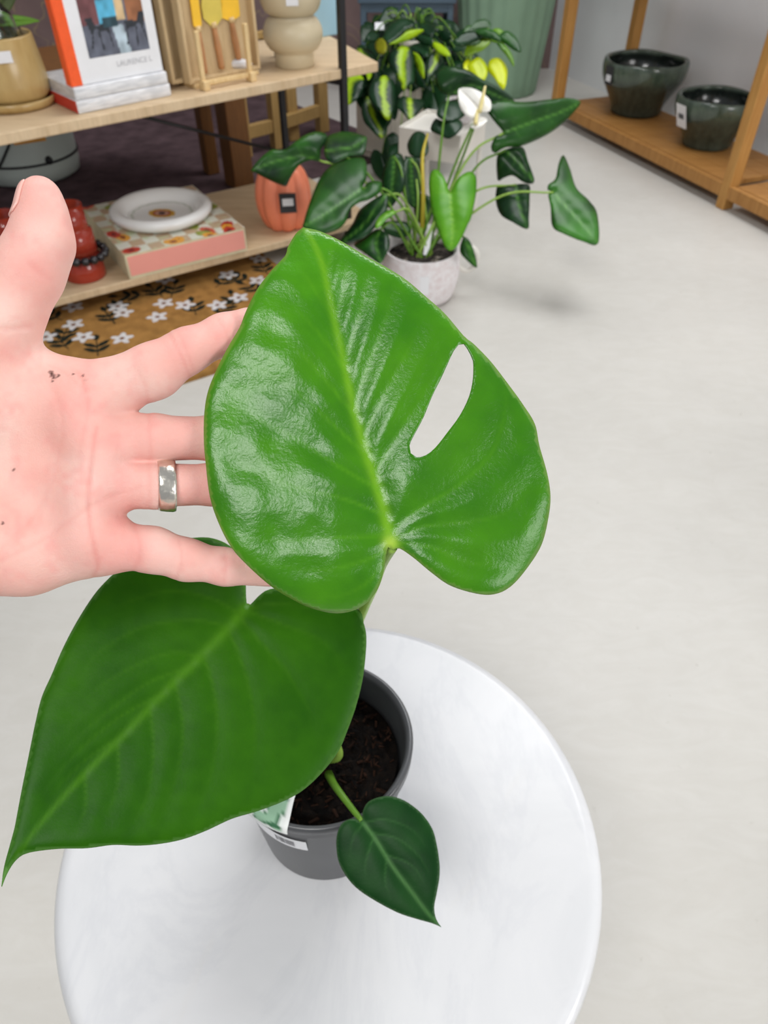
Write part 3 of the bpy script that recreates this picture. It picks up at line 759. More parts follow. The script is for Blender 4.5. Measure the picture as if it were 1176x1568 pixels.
CREASES = [([(148, 655), (138, 720), (136, 790), (146, 845), (150, 868), (144, 882)], 4, 3.4), ([(45, 545), (85, 600), (95, 680), (60, 780), (-10, 850)], 5, 1.2), ([(215, 745), (140, 775), (60, 830), (0, 858)], 4, 1.4), ([(120, 570), (135, 620), (120, 700)], 4, 1.4),
           ([(226, 620), (229, 660), (231, 700)], 4, 2.0), ([(228, 705), (229, 750), (228, 785)], 4, 2.0), ([(205, 800), (215, 840), (205, 876)], 4, 1.8), ([(205, 560), (222, 590), (226, 615)], 4, 1.8),
           ([(258, 508), (275, 540), (291, 578)], 3.2, 2.2), ([(269, 503), (284, 533), (297, 568)], 3.2, 1.8), ([(335, 488), (346, 510), (352, 528)], 3.2, 1.6), ([(274, 828), (278, 855), (270, 886)], 3.2, 1.8), ([(344, 842), (346, 866), (343, 890)], 3.2, 1.8),
           ([(45, 402), (60, 416), (78, 428)], 5, 1.8), ([(0, 502), (25, 503), (47, 498)], 4, 2.2), ([(110, 565), (125, 580), (132, 600)], 3, 1.4), ([(75, 560), (100, 572), (130, 598)], 3, 1.2)]
def surface_nets(S, lo, h):
    ins = S < 0; n = S.shape
    off = [(i, j, k) for i in (0, 1) for j in (0, 1) for k in (0, 1)]
    sl = lambda A_, o: A_[o[0]:n[0] - 1 + o[0], o[1]:n[1] - 1 + o[1], o[2]:n[2] - 1 + o[2]]
    cnt = sum(sl(ins, o).astype(np.int8) for o in off)
    act = (cnt > 0) & (cnt < 8)
    idx = np.full(act.shape, -1, np.int64); idx[act] = np.arange(act.sum())
    ijk = np.argwhere(act)
    vals = {o: sl(S, o)[act] for o in off}
    acc = np.zeros((len(ijk), 3)); c_ = np.zeros(len(ijk))
    for a in off:
        for d in range(3):
            if a[d] == 0:
                b = list(a); b[d] = 1; b = tuple(b)
                va, vb = vals[a], vals[b]; m = (va < 0) != (vb < 0)
                t_ = np.where(m, va / np.where(m, va - vb, 1), 0)
                p = np.array(a, float)[None].repeat(len(ijk), 0); p[:, d] += t_
                acc[m] += p[m]; c_[m] += 1
    V = lo + h * (ijk + acc / c_[:, None])
    Q = []
    for d in range(3):
        e, f_ = (d + 1) % 3, (d + 2) % 3
        s0 = [slice(1, n[i] - 1) for i in range(3)]; s0[d] = slice(0, n[d] - 1); s1 = list(s0); s1[d] = slice(1, n[d])
        A_, B_ = ins[tuple(s0)], ins[tuple(s1)]
        m = A_ != B_; pos = np.argwhere(m)
        pos[:, e] += 1; pos[:, f_] += 1
        flip = A_[m]
        def g(de, df):
            q_ = pos.copy(); q_[:, e] -= de; q_[:, f_] -= df; return idx[q_[:, 0], q_[:, 1], q_[:, 2]]
        q4 = np.stack([g(1, 1), g(0, 1), g(0, 0), g(1, 0)], 1)
        q4[~flip] = q4[~flip][:, ::-1]
        Q.append(q4)
    Q = np.concatenate(Q); Q = Q[(Q >= 0).all(1)]
    return V, Q
S, lo_, hs = hand()
HV, HQ = surface_nets(S, lo_, hs)
# light Laplacian smoothing of the voxel steps
e_ = np.concatenate([HQ[:, [0, 1]], HQ[:, [1, 2]], HQ[:, [2, 3]], HQ[:, [3, 0]]]); e_ = np.concatenate([e_, e_[:, ::-1]])
for lam in (0.5, -0.45, 0.5):
    sm = np.zeros_like(HV); ct = np.zeros(len(HV)); np.add.at(sm, e_[:, 0], HV[e_[:, 1]]); np.add.at(ct, e_[:, 0], 1)
    HV = HV + lam * (sm / ct[:, None] - HV)
hp = np.stack([HV[:, 0] / -HV[:, 2] * F + W / 2, -HV[:, 1] / -HV[:, 2] * F + H / 2], 1)
base_s = np.array([0.82, 0.47, 0.405]); pinkc = np.array([0.80, 0.345, 0.31]); palec = np.array([0.84, 0.58, 0.51])
nz = vnoise(hp, 60, 31); nz2 = 0.6 * vnoise(hp, 26, 32) + 0.4 * vnoise(hp, 9, 33)
hc = np.tile(base_s, (len(hp), 1)); hc = mixc(hc, palec, np.clip(nz * 1.5 - 0.45, 0, 1)); hc = mixc(hc, pinkc, np.clip(nz2 * 1.6 - 0.72, 0, 1) * 0.75)
for (cx, cy, r_, w_) in ((115, 590, 60, .35), (190, 680, 70, .35), (190, 760, 55, .4), (190, 850, 60, .55), (95, 800, 55, .3), (275, 545, 45, .45), (55, 410, 40, .55), (60, 320, 40, .45), (330, 870, 60, .35), (340, 510, 30, .4), (270, 670, 40, .3), (290, 740, 35, .35)):
    hc = mixc(hc, pinkc, w_ * np.exp(-(np.linalg.norm(hp - np.array([cx, cy]), axis=1) / r_) ** 2))
for pts, w_, a_ in CREASES:
    d, t_ = dist_poly(hp, spline(pts, 12)); hc = mixc(hc, (0.70, 0.22, 0.19), np.exp(-(d / (w_ * 0.9)) ** 2) * 0.10 * a_)
for (cx, cy, r_) in ((78, 570, 3.2), (80, 574, 3.4), (83, 578, 3.0), (89, 575, 2.6), (82, 584, 2.0), (112, 573, 1.6), (128, 575, 1.8), (131, 581, 1.8), (4, 801, 2.2), (20, 720, 2)):
    d = np.linalg.norm(hp - np.array([cx, cy]), axis=1); hc = mixc(hc, (0.05, 0.012, 0.010), np.exp(-(d / r_) ** 4) * (HV[:, 2] > -0.3))
HW = HV @ RM.T + np.array([0, 0, CH])
hand_t = thing('hand', "open left hand of a person, palm up, behind the big leaf", 'person', P(100, 700, 0.30))
mesh('hand_skin', HW, HQ.tolist(), M['skin'], hand_t, True, col=hc)
# thumbnail, seen almost edge-on, laid on the skin
from mathutils.bvhtree import BVHTree
bvh = BVHTree.FromPolygons([Vector(v) for v in HW], HQ.tolist())
na, nb = P(62, 300, 0.283), P(62, 345, 0.283)
axn = (na - nb) / np.linalg.norm(na - nb); nrm = RM @ np.array([-0.90, 0.0, 0.30]); nrm -= axn * (nrm @ axn); nrm /= np.linalg.norm(nrm); lat = np.cross(axn, nrm)
V = []
for i in range(15):
    t_ = i / 14; c0 = nb + (na - nb) * (0.18 + 1.12 * t_)
    for j in range(11):
        a = math.radians((-46 + 92 * j / 10) * (1 - 0.25 * max(0, 0.25 - t_) * 4)); dv_ = nrm * math.cos(a) + lat * math.sin(a)
        hit = bvh.ray_cast(Vector(c0 + dv_ * 0.03), Vector(-dv_))
        p_ = np.array(hit[0]) if hit[0] is not None else c0 + dv_ * 0.007
        V.append(p_ + dv_ * 0.0004)
Fc = [[i * 11 + j, i * 11 + j + 1, (i + 1) * 11 + j + 1, (i + 1) * 11 + j] for i in range(14) for j in range(10)]
nl = mesh('thumbnail', V, Fc, M['nail'], hand_t, True); solidify(nl, 0.0008, 0)
# hammered silver ring
rc = P(255, 743, 0.2995); rax = RM @ cs(330, 742, .306) - RM @ cs(235, 743, .298); rax /= np.linalg.norm(rax)
rx = np.cross(rax, RM @ np.array([0, 0, 1.0])); rx /= np.linalg.norm(rx); ry = np.cross(rax, rx)
pr = [(0.0094, -0.0034), (0.0103, -0.0035), (0.0107, -0.0024), (0.0108, 0.0), (0.0107, 0.0024), (0.0103, 0.0035), (0.0094, 0.0034)]
V, Fc = lathe(pr + [pr[0]], (0, 0, 0), 64); Fc = [f for f in Fc if len(f) == 4]
V = V[:, :1] * rx + V[:, 1:2] * ry * 0.97 + V[:, 2:] * (rax + 0.10 * rx)[None]
tag(mesh('ring', V + rc, Fc, M['silver'], None, True, loc=rc), 'hammered silver band on the ring finger of the open hand', 'ring')

# ------------------------------------------------------------------ things on the upper board
def sticker(name, c, nrm, w, h, parent, mat='white_paper', up=(0, 0, 1)):
    n_ = np.asarray(nrm, float); n_ /= np.linalg.norm(n_); x = np.cross(up, n_); x /= np.linalg.norm(x); y = np.cross(n_, x)
    V, Fc = box(c, (w, h, 0.0012), R=np.stack([x, y, n_], 1), bevel=0.0004, seg=1); return mesh(name, V, Fc, M[mat], parent, False)
def tocam(p):
    v = np.array([0, 0, CH]) - p; v[2] = 0; return v / np.linalg.norm(v)
# mustard pot with saucer
mp_ = onz(24, 160, HU)
mt = thing('mustard_pot', 'speckled mustard pot with saucer at the left end of the oak board', 'pot', mp_)
V, Fc = lathe([(0.0, 0.012), (0.078, 0.012), (0.094, 0.03), (0.096, 0.06), (0.086, 0.152), (0.083, 0.156), (0.079, 0.152), (0.084, 0.06), (0.078, 0.03), (0, 0.026)], mp_, 56); pm = mesh('pot', V, Fc, M['mustard'], mt)
V, Fc = lathe([(0.0, 0.0), (0.092, 0.0), (0.101, 0.008), (0.103, 0.02), (0.099, 0.022), (0.094, 0.012), (0, 0.010)], mp_, 56); mesh('saucer', V, Fc, M['mustard'], mt)
tv_ = tocam(mp_); sd = np.array([tv_[1], -tv_[0], 0]) * -1
sticker('price_sticker', mp_ + tv_ * 0.0925 + np.array([0.005, 0, 0.122]), tv_ + np.array([0, 0, 0.1]), 0.038, 0.024, pm)
gv = mp_ + np.array([-0.005, 0.0, 0.03])
gl_ = thing('glass_vase', 'round clear glass vase with dark leaves inside the mustard pot', 'vase', gv)
pr = [(0.0, 0.0), (0.03, 0.002), (0.058, 0.06), (0.066, 0.11), (0.058, 0.16), (0.04, 0.19), (0.036, 0.189), (0.054, 0.158), (0.062, 0.11), (0.054, 0.062), (0.026, 0.006), (0, 0.004)]
V, Fc = lathe(pr, gv, 40); mesh('vase_body', V, Fc, M['glass'], gl_)
def heart(attach, tip, width, nrm, col, colv=None, streak=None, fold=0.12, droop=0.10, lobe=0.22, name='leaf', parent=None, mat='leaf', pointy=1.0, seed=0, nth=36, nr=6):
    a, b = np.asarray(attach, float), np.asarray(tip, float)
    yv = b - a; L = np.linalg.norm(yv); yv /= L; n_ = np.asarray(nrm, float); n_ = n_ - yv * (n_ @ yv); n_ /= np.linalg.norm(n_); xv = np.cross(yv, n_)
    # half outline: from the sinus at the attachment round the lobe to the tip (x in half widths, y in lengths)
    half = spline([(0.0, 0.0), (0.18, -lobe * 0.62), (0.52, -lobe), (0.86, -lobe * 0.25), (1.0, 0.18), (0.90, 0.46), (0.58, 0.72), (0.22, 0.90 + 0.03 * pointy), (0.0, 1.0)], nth // 2 + 1)
    ol = np.vstack([half, (half * np.array([-1, 1]))[-2:0:-1]])
    wob = np.random.default_rng(seed).normal(0, 0.012, len(ol)); wob[0] = 0
    ol = ol * np.array([width / 2, L]); ol[:, 0] *= 1 + wob
    cy = 0.28 * L; pts = [np.array([[0, cy]])]
    core = np.stack([np.zeros(len(ol)), np.clip(ol[:, 1], 0.02 * L, 0.97 * L)], 1)
    core[:, 1] = cy + (core[:, 1] - cy) * 0.9
    rings = []
    for k in range(nr + 1):
        s = k / nr; rings.append(core + (ol - core) * s)
    XY = np.concatenate(rings); nO = len(ol); Fc = []
    for k in range(nr):
        for j in range(nO):
            j2 = (j + 1) % nO; Fc.append([k * nO + j, (k + 1) * nO + j, (k + 1) * nO + j2, k * nO + j2])
    x, y = XY[:, 0], XY[:, 1]; xn = np.abs(x) / (width / 2); yn = y / L
    z = fold * width * xn - fold * 0.9 * width * xn ** 2 - droop * L * np.clip(yn, 0, 1) ** 2 - 0.05 * L * np.clip(-yn, 0, 1)
    z += 0.008 * width * np.sin(yn * 26 - xn * 7) * xn * (1 - xn) * 4
    z += 0.02 * width * np.sin(yn * 9 + seed) * xn ** 2
    V = a + x[:, None] * xv + y[:, None] * yv + z[:, None] * n_
    base = np.asarray(col, float); cc = np.tile(base, (len(V), 1)) * (0.85 + 0.3 * vnoise(XY + 5, L * 0.2, seed + 1))[:, None]
    if streak is not None:
        nzs = vnoise(np.stack([x * 3 + seed, y * 0.7], 1), width * 0.22, seed + 3)
        wgt = np.clip((0.36 + 0.35 * nzs - xn - 0.25 * np.abs(yn - 0.45)) * 7, 0, 1); cc = mixc(cc, streak, wgt)
    if colv is not None: cc = mixc(cc, colv, np.exp(-(xn * width / 2 / (0.028 * width)) ** 2) * 0.8 * (yn > -0.02))
    # fold the doubled centre line
    o = mesh(name, V, Fc, M[mat], parent, True, col=cc); solidify(o, 0.0012 if L > 0.06 else 0.0008, 0)
    return o
GB = np.array([0.020, 0.085, 0.016])
camup = np.array([0, -CP * 0.6, SP]) ; toc = np.array([0, -CP, SP])
dk = mp_ + np.array([-0.01, 0, 0.18])
for i, (tp, w_, c_) in enumerate(((P(42, 70, 1.86), .055, (0.045, 0.052, 0.022)), (P(62, 28, 1.90), .04, (0.10, 0.22, 0.02)), (P(5, 20, 1.85), .06, (0.04, 0.05, 0.02)), (P(-10, 60, 1.85), .05, (0.05, 0.05, 0.02)), (P(30, -30, 1.9), .05, (0.05, 0.07, 0.02)))):
    V, Fc = tube([gv + np.array([0, 0, 0.05]), dk, dk + (tp - dk) * 0.2], 0.002, 6, 8); s_o = mesh('stem', V, Fc, M['stem'], gl_)
    heart(dk + (tp - dk) * 0.15, tp, w_, toc + np.array([0.1 * i, 0, 0]), c_, None, None, 0.1, 0.05, 0.05, 'leaf', gl_, seed=i, nth=24, nr=3)

# books
bE, bF = onz(122, 176, HU), onz(264, 147, HU); bx = (bF - bE); BW = np.linalg.norm(bx); bx /= BW; by = np.array([-bx[1], bx[0], 0]); bhead = math.degrees(math.atan2(bx[1], bx[0]))
def wrapped(k, z0, h, sc, mats):
    b = thing('wrapped_book', mats, 'book', bE + bx * BW / 2 + np.array([0, 0, z0 - HU]), 'shrink-wrapped books under the orange-spined book')
    c = bE + bx * BW * 0.5 + by * 0.105 + np.array([0, 0, z0 - HU + h / 2])
    V, Fc = box(c, (BW * sc, 0.205, h * 0.98), bhead, 0.003); mesh('wrapped_pages', V, Fc, M['wrap'], b)
    V, Fc = box(c - bx * (BW * sc / 2 - 0.002), (0.006, 0.200, h * 0.9), bhead, 0.001); mesh('spine', V, Fc, M['dark_orange_cloth' if k == 0 else 'wrap'], b, False)
wrapped(0, HU, 0.030, 1.0, 'shrink-wrapped white book lying lowest under the orange-spined book')
wrapped(1, HU + 0.030, 0.028, 0.975, 'shrink-wrapped white book directly under the orange-spined book')
z0 = HU + 0.059
bk = thing('picture_book', 'upright picture book with orange spine and a room photograph on its white cover', 'book', bE + bx * BW / 2 + np.array([0, 0, z0 - HU]))
bw = BW * 0.95; b0 = bE + bx * BW * 0.02 + by * 0.012 + np.array([0, 0, z0 - HU]); bh = 0.31; bt = 0.026
V, Fc = box(b0 + bx * bw / 2 + by * bt / 2 + np.array([0, 0, bh / 2]), (bw, bt - 0.005, bh - 0.006), bhead, 0.001); mesh('pages', V, Fc, M['white_paper'], bk, False)
V, Fc = box(b0 + bx * bw / 2 + np.array([0, 0, bh / 2]), (bw, 0.003, bh), bhead, 0.0008); cv = mesh('cover', V, Fc, M['white_paper'], bk, False)
V, Fc = box(b0 + bx * bw / 2 + by * bt + np.array([0, 0, bh / 2]), (bw, 0.003, bh), bhead, 0.0008); mesh('back_cover', V, Fc, M['white_paper'], bk, False)
V, Fc = box(b0 + bx * 0.0125 - by * 0.0006 + np.array([0, 0, bh / 2]), (0.027, 0.0034, bh), bhead, 0.0008); 
V2, F2 = box(b0 - bx * 0.001 + by * bt / 2 + np.array([0, 0, bh / 2]), (0.004, bt + 0.003, bh), bhead, 0.001)
V, Fc = join((V, Fc), (V2, F2)); mesh('spine_cloth', V, Fc, M['orange_cloth'], bk, False, label='orange cloth spine strip')
V, Fc, u, v = grid_patch(b0 + bx * 0.058 - by * 0.0018 + np.array([0, 0, 0.052]), bx * (bw - 0.084), np.array([0, 0, bh - 0.075]), 60, 80)
cc = np.tile(np.array([0.12, 0.13, 0.17]), (len(V), 1)); n1 = vnoise(np.stack([u, v], 1), 0.07, 44)
cc[(v > 0.28) & (u < 0.27)] = (0.17, 0.065, 0.07); cc[(v > 0.26) & (u > 0.72)] = (0.32, 0.13, 0.06); cc[(v > 0.30) & (u > 0.56) & (u < 0.70)] = (0.62, 0.45, 0.25)
m_ = (v > 0.27) & (u > 0.27) & (u < 0.56); cc[m_] = (0.10, 0.42, 0.62); cc[m_ & (v > 0.48)] = (0.10, 0.17, 0.24)
cc[(v < 0.26) & (np.abs(u - 0.58 + 0.25 * (v - 0.1)) < 0.09)] = (0.45, 0.55, 0.62)
uv_ = np.stack([u, v], 1); dkc = (0.030, 0.034, 0.042)
for cu, sg in ((0.24, 1), (0.84, -1)):
    q_ = lambda pts: [(cu + sg * x_, y_) for x_, y_ in pts]
    cc[inside(uv_, q_([(-0.18, 0.34), (-0.08, 0.35), (0.0, 0.22), (0.15, 0.21), (0.17, 0.25), (0.02, 0.26), (-0.06, 0.24), (-0.12, 0.20)]))] = dkc
    for leg in (((-0.10, 0.21), (-0.15, 0.09)), ((0.0, 0.21), (0.02, 0.06)), ((0.15, 0.22), (0.18, 0.08)), ((-0.02, 0.26), (0.17, 0.27))):
        dd, tt = dist_poly(uv_, q_(list(leg))); cc[dd < 0.012] = dkc
cc[(np.abs(u - 0.44) < 0.12) & (np.abs(v - 0.29) < 0.04)] = (0.03, 0.07, 0.09)
cc *= (0.7 + 0.6 * n1)[:, None]
mesh('cover_photograph', V, Fc, M['print'], cv, False, col=cc, label='photograph of a lounge with dark chairs')
fc_ = bpy.data.curves.new('title', 'FONT'); fc_.body = 'LAURENCE L'; fc_.size = 0.017; fc_.align_x = 'RIGHT'; fo = bpy.data.objects.new('title_tmp', fc_); COL.objects.link(fo)
dg = bpy.context.evaluated_depsgraph_get(); tm_ = bpy.data.meshes.new_from_object(fo.evaluated_get(dg)); bpy.data.objects.remove(fo)
tvx = np.array([vv.co[:] for vv in tm_.vertices]); tfx = [list(p.vertices) for p in tm_.polygons]
tb = b0 + bx * (bw - 0.026) - by * 0.0022 + np.array([0, 0, 0.026])
M['grey_ink'] = plain('grey_ink', (0.42, 0.42, 0.44), 0.5, 0.2)
mesh('title_lettering', tb + tvx[:, :1] * bx + tvx[:, 1:2] * np.array([0, 0, 1.0]), tfx, M['grey_ink'], cv, False)

# boxed serving set on a bamboo stand, with two more trays behind
tE, tF = onz(290, 130, HU + 0.012), onz(398, 105, HU + 0.012); tx = tF - tE; TW = np.linalg.norm(tx); tx /= TW; ty = np.array([-tx[1], tx[0], 0]); th_ = math.degrees(math.atan2(tx[1], tx[0])); TH = 0.33
def tray(name, lab, o, grp=None):
    b = thing(name, lab, 'tray', o + tx * TW / 2, grp)
    c = o + tx * TW / 2 + np.array([0, 0, TH / 2])
    V, Fc = box(c + ty * 0.022, (TW - 0.004, 0.006, TH - 0.004), th_, 0.001); mesh('back_panel', V, Fc, M['tray_wood'], b, False)
    for k, (cx_, cz_, sx_, sz_) in enumerate(((-TW / 2 + 0.005, 0, 0.010, TH), (TW / 2 - 0.005, 0, 0.010, TH), (0, -TH / 2 + 0.005, TW - 0.02, 0.010), (0, TH / 2 - 0.005, TW - 0.02, 0.010))):
        V, Fc = box(c + tx * cx_ + np.array([0, 0, cz_]) + ty * 0.010, (sx_, 0.030, sz_), th_, 0.002); mesh('frame_side', V, Fc, M['tray_wood'], b, False)
    return b
o1 = tE
tray('wooden_tray', 'shallow wooden tray box on the bamboo stand holding serving tools', o1)
tray('wooden_tray', 'wooden tray standing directly behind the one with serving tools', o1 + ty * 0.036 - tx * 0.030, 'trays behind the serving set')
tray('wooden_tray', 'rearmost wooden tray beside the picture book', o1 + ty * 0.072 - tx * 0.055, 'trays behind the serving set')
stn = thing('bamboo_stand', 'small bamboo easel stand carrying the wooden tray of serving tools', 'stand', onz(345, 130, HU))
for px, py, ht in ((313, 138, 0.125), (384, 124, 0.125)):
    f0 = onz(px, py, HU)
    V, Fc = box(f0 + np.array([0, 0, 0.012]) - ty * 0.004 , (0.020, 0.026, 0.024), th_, 0.003); mesh('foot', V, Fc, M['bamboo'], stn, False)
    V, Fc = box(f0 + ty * 0.0 + np.array([0, 0, ht / 2 + 0.012]) - tx * 0.0, (0.013, 0.011, ht), th_, 0.002); mesh('upright', V, Fc, M['bamboo'], stn, False)
V, Fc = beam(onz(313, 138, HU) + np.array([0, 0, 0.016]), onz(384, 124, HU) + np.array([0, 0, 0.016]), 0.010, 0.012); mesh('crossbar', V, Fc, M['bamboo'], stn, False)
V, Fc = box(o1 + tx * TW / 2 + ty * 0.04 + np.array([0, 0, -0.006]), (TW * 0.9, 0.10, 0.011), th_, 0.002); mesh('ledge', V, Fc, M['bamboo'], stn, False)
def onpl(px, py, o, n_):
    d = ray(px, py); c0_ = np.array([0, 0, CH]); return c0_ + d * (((o - c0_) @ n_) / (d @ n_))
po = o1 + ty * 0.012
for lab, hs_, bl, mat_, wd in (('narrow yellow blade knife with copper handle, left in the tray', [(314, 112), (303, 44)], [(303, 44), (294, -25)], 'resin', 0.026), ('round yellow server with copper handle, middle of the tray', [(340, 105), (327, 38)], [(327, 40), (322, -18)], 'resin_pale', 0.068), ('broad yellow cleaver with copper handle, right in the tray', [(366, 92), (354, 30)], [(354, 30), (349, -20)], 'resin', 0.060)):
    hb, he = onpl(*hs_[0], po, ty), onpl(*hs_[1], po, ty); b0_, b1_ = onpl(*bl[0], po, ty), onpl(*bl[1], po, ty)
    t_o = thing('serving_tool', lab, 'utensil', hb, 'serving tools in the wooden tray')
    V, Fc = tube([hb, hb + (he - hb) * 0.5, he], [0.008, 0.009, 0.006], 12, 12); mesh('handle', V, Fc, M['copper'], t_o)
    V, Fc = tube([he - (he - hb) * 0.06, he + (he - hb) * 0.06], 0.0085, 12, 3); mesh('collar', V, Fc, M['bamboo'], t_o)
    zx = (b1_ - b0_); Lz = np.linalg.norm(zx); zx /= Lz; xx_ = np.cross(ty, zx)
    ol = [(-0.12, 0), (0.12, 0), (0.45, 0.22), (0.5, 0.55), (0.4, 0.9), (0.15, 1.0), (-0.15, 1.0), (-0.4, 0.9), (-0.5, 0.55), (-0.45, 0.22)] if mat_ == 'resin_pale' else [(-0.2, 0), (0.2, 0), (0.5, 0.08), (0.5, 0.96), (0.4, 1.0), (-0.4, 1.0), (-0.5, 0.96), (-0.5, 0.08)]
    n_o = len(ol); Vb = np.array([b0_ + xx_ * a * wd + zx * b * Lz + ty * s for s in (-0.002, 0.002) for a, b in ol])
    Fb = [list(range(n_o)), list(range(2 * n_o - 1, n_o - 1, -1))] + [[i, n_o + i, n_o + (i + 1) % n_o, (i + 1) % n_o] for i in range(n_o)]
    mesh('blade', Vb, Fb, M[mat_], t_o, False)
sb = onpl(366, 98, po, ty); V, Fc = ball(sb, (0.038, 0.012, 0.013), 16, 10)
tag(mesh('pouch', V, Fc, M['wrap'], None, True, loc=sb), 'small white wrapped bundle at the bottom of the wooden tray', 'bundle')

# bubble vase
vb = onz(452, 100, HU)
vs = thing('bubble_vase', 'beige vase of stacked round bulges near the right end of the oak board', 'vase', vb)
def bulge(r0, r1, z0_, z1_, n=10): return [(r0 + (r1 - r0) * math.sin(math.pi * i / n) ** 0.62, z0_ + (z1_ - z0_) * i / n) for i in range(n + 1)]
pr = [(0.0, 0.0), (0.055, 0.0), (0.058, 0.003), (0.057, 0.034)] + bulge(0.057, 0.087, 0.036, 0.128) + bulge(0.066, 0.088, 0.130, 0.222) + bulge(0.066, 0.080, 0.224, 0.30) + [(0.05, 0.305), (0.046, 0.30), (0.04, 0.2), (0.0, 0.06)]
V, Fc = lathe(pr, vb, 64); vo = mesh('vase_body', V, Fc, M['beige_glaze'], vs)
tv_ = tocam(vb); sticker('price_sticker', vb + tv_ * 0.0885 + np.array([0.004, 0, 0.172]), tv_, 0.034, 0.022, vs)
pbx = onz(500, 56, HU); V, Fc = box(pbx + fd * -0.0 + np.array([-0.015, 0.02, 0.10]), (0.10, 0.05, 0.20), uhead, 0.004)
pbo = thing('storage_box', 'pale blue box at the back of the oak board beside the bubble vase', 'box', pbx + np.array([-0.015, 0.02, 0]))
mesh('box_body', V, Fc, M['pale_blue'], pbo, False); V, Fc = box(pbx + np.array([-0.015, 0.02, 0.208]), (0.104, 0.054, 0.03), uhead, 0.004); mesh('lid', V, Fc, M['pale_blue'], pbo, False)

# ------------------------------------------------------------------ things on the lower board
gE = onz(200, 428, HL); gx = onz(375, 389, HL) - gE; 
gtl, gtr, gbr, gbl = onz(190, 392, .152), onz(375, 349, .152), onz(300, 281, .152), onz(138, 317, .152)
gx = gtr - gtl; GW = np.linalg.norm(gx); gx /= GW; gy = np.array([-gx[1], gx[0], 0]); GD = float(((gbr - gtr) @ gy + (gbl - gtl) @ gy) / 2); gh = math.degrees(math.atan2(gx[1], gx[0]))
gz = HL; GH = 0.072; g0 = np.array([gtl[0], gtl[1], gz])
gb = thing('patterned_box', 'flat gift box with painted fruit pattern and pink side under the white plate', 'box', g0 + gx * GW / 2)
cx0 = g0 + gx * GW / 2 + gy * GD / 2 + np.array([0, 0, GH / 2])
M['box_cream'] = plain('cream_card', (0.68, 0.62, 0.42), 0.6, 0.2, 0.08, 30)
V, Fc = box(cx0, (GW - 0.001, GD - 0.001, GH), gh, 0.0015); mesh('box_body', V, Fc, M['box_cream'], gb, False)
V, Fc = box(g0 + gx * GW / 2 - gy * 0.0006 + np.array([0, 0, GH * 0.53]), (GW * 0.965, 0.0012, GH * 0.78), gh); mesh('side_panel', V, Fc, M['pink'], gb, False, label='plain pink front side')
V, Fc, u, v = grid_patch(g0 + np.array([0, 0, GH + 0.0006]), gx * GW, gy * GD, 90, 90)
xy = np.stack([u, v], 1); n1 = vnoise(xy, 0.05, 51); chk = ((np.floor(u * 9) + np.floor(v * 9)) % 2)
cc = np.where(chk[:, None] > 0, np.array([[0.74, 0.74, 0.64]]), np.array([[0.56, 0.40, 0.26]])); cc = mixc(cc, (0.55, 0.66, 0.40), np.clip(n1 * 2 - 1.2, 0, 1))
rr_ = np.random.default_rng(5)
for i in range(22):
    a = rr_.random(2) if i > 5 else np.array([[.08, .06], [.45, .05], [.72, .10], [.93, .5], [.9, .12], [.1, .3]][i]); d = (xy - a) @ np.array([[math.cos(i), -math.sin(i)], [math.sin(i), math.cos(i)]])
    rad = np.sqrt((d[:, 0] / 0.072) ** 2 + (d[:, 1] / 0.048) ** 2); cf = [(0.52, 0.05, 0.03), (0.78, 0.36, 0.04), (0.62, 0.10, 0.05), (0.28, 0.33, 0.05)][i % 4]
    cc[rad < 1] = cf; cc[rad < 0.4] = (0.20, 0.02, 0.02) if i % 4 != 3 else (0.4, 0.45, 0.1)
o = mesh('printed_top', V, Fc, M['print'], gb, False, col=cc, label='top printed with fruit on a pale checked ground')
pc = onz(249, 332, HL + GH + 0.001); PRr = 0.5 * float(np.linalg.norm(onz(172, 330, .175) - onz(328, 330, .175)))
pt = thing('ceramic_plate', 'thick-rimmed white plate with green scallop line on the patterned box', 'plate', pc)
pr = [(0.0, 0.001), (PRr * 0.78, 0.001), (PRr * 0.93, 0.008), (PRr, 0.022), (PRr * 0.985, 0.034), (PRr * 0.90, 0.041), (PRr * 0.80, 0.037), (PRr * 0.725, 0.024), (PRr * 0.68, 0.014)] + [(PRr * s, 0.0115) for s in np.linspace(0.66, 0.03, 26)] + [(0, 0.0115)]
V, Fc = lathe(pr, pc, 120); d = V - pc; r_ = np.hypot(d[:, 0], d[:, 1]) / PRr; a_ = np.arctan2(d[:, 1], d[:, 0])
cc = np.tile(np.array([0.80, 0.80, 0.79]), (len(V), 1)); sc_ = 0.56 + 0.035 * np.abs(np.sin(a_ * 8)); cc = mixc(cc, (0.36, 0.43, 0.32), (np.exp(-((r_ - sc_) / 0.018) ** 2) * (d[:, 2] < 0.013) * 0.9))
ex = np.sqrt(((d[:, 0] + d[:, 1] * 0.25) / (PRr * 0.27)) ** 2 + (d[:, 1] / (PRr * 0.22)) ** 2); top_ = (d[:, 2] > 0.008) & (r_ < 0.4)
cc[(ex < 1.0) & top_] = (0.62, 0.36, 0.05); cc[(ex < 0.72) & top_] = (0.36, 0.09, 0.04); cc[(ex < 0.5) & top_] = (0.55, 0.30, 0.22); cc[(ex < 0.28) & top_] = (0.03, 0.015, 0.02)
mesh('plate_body', V, Fc, M['plate'], pt, True, col=cc)
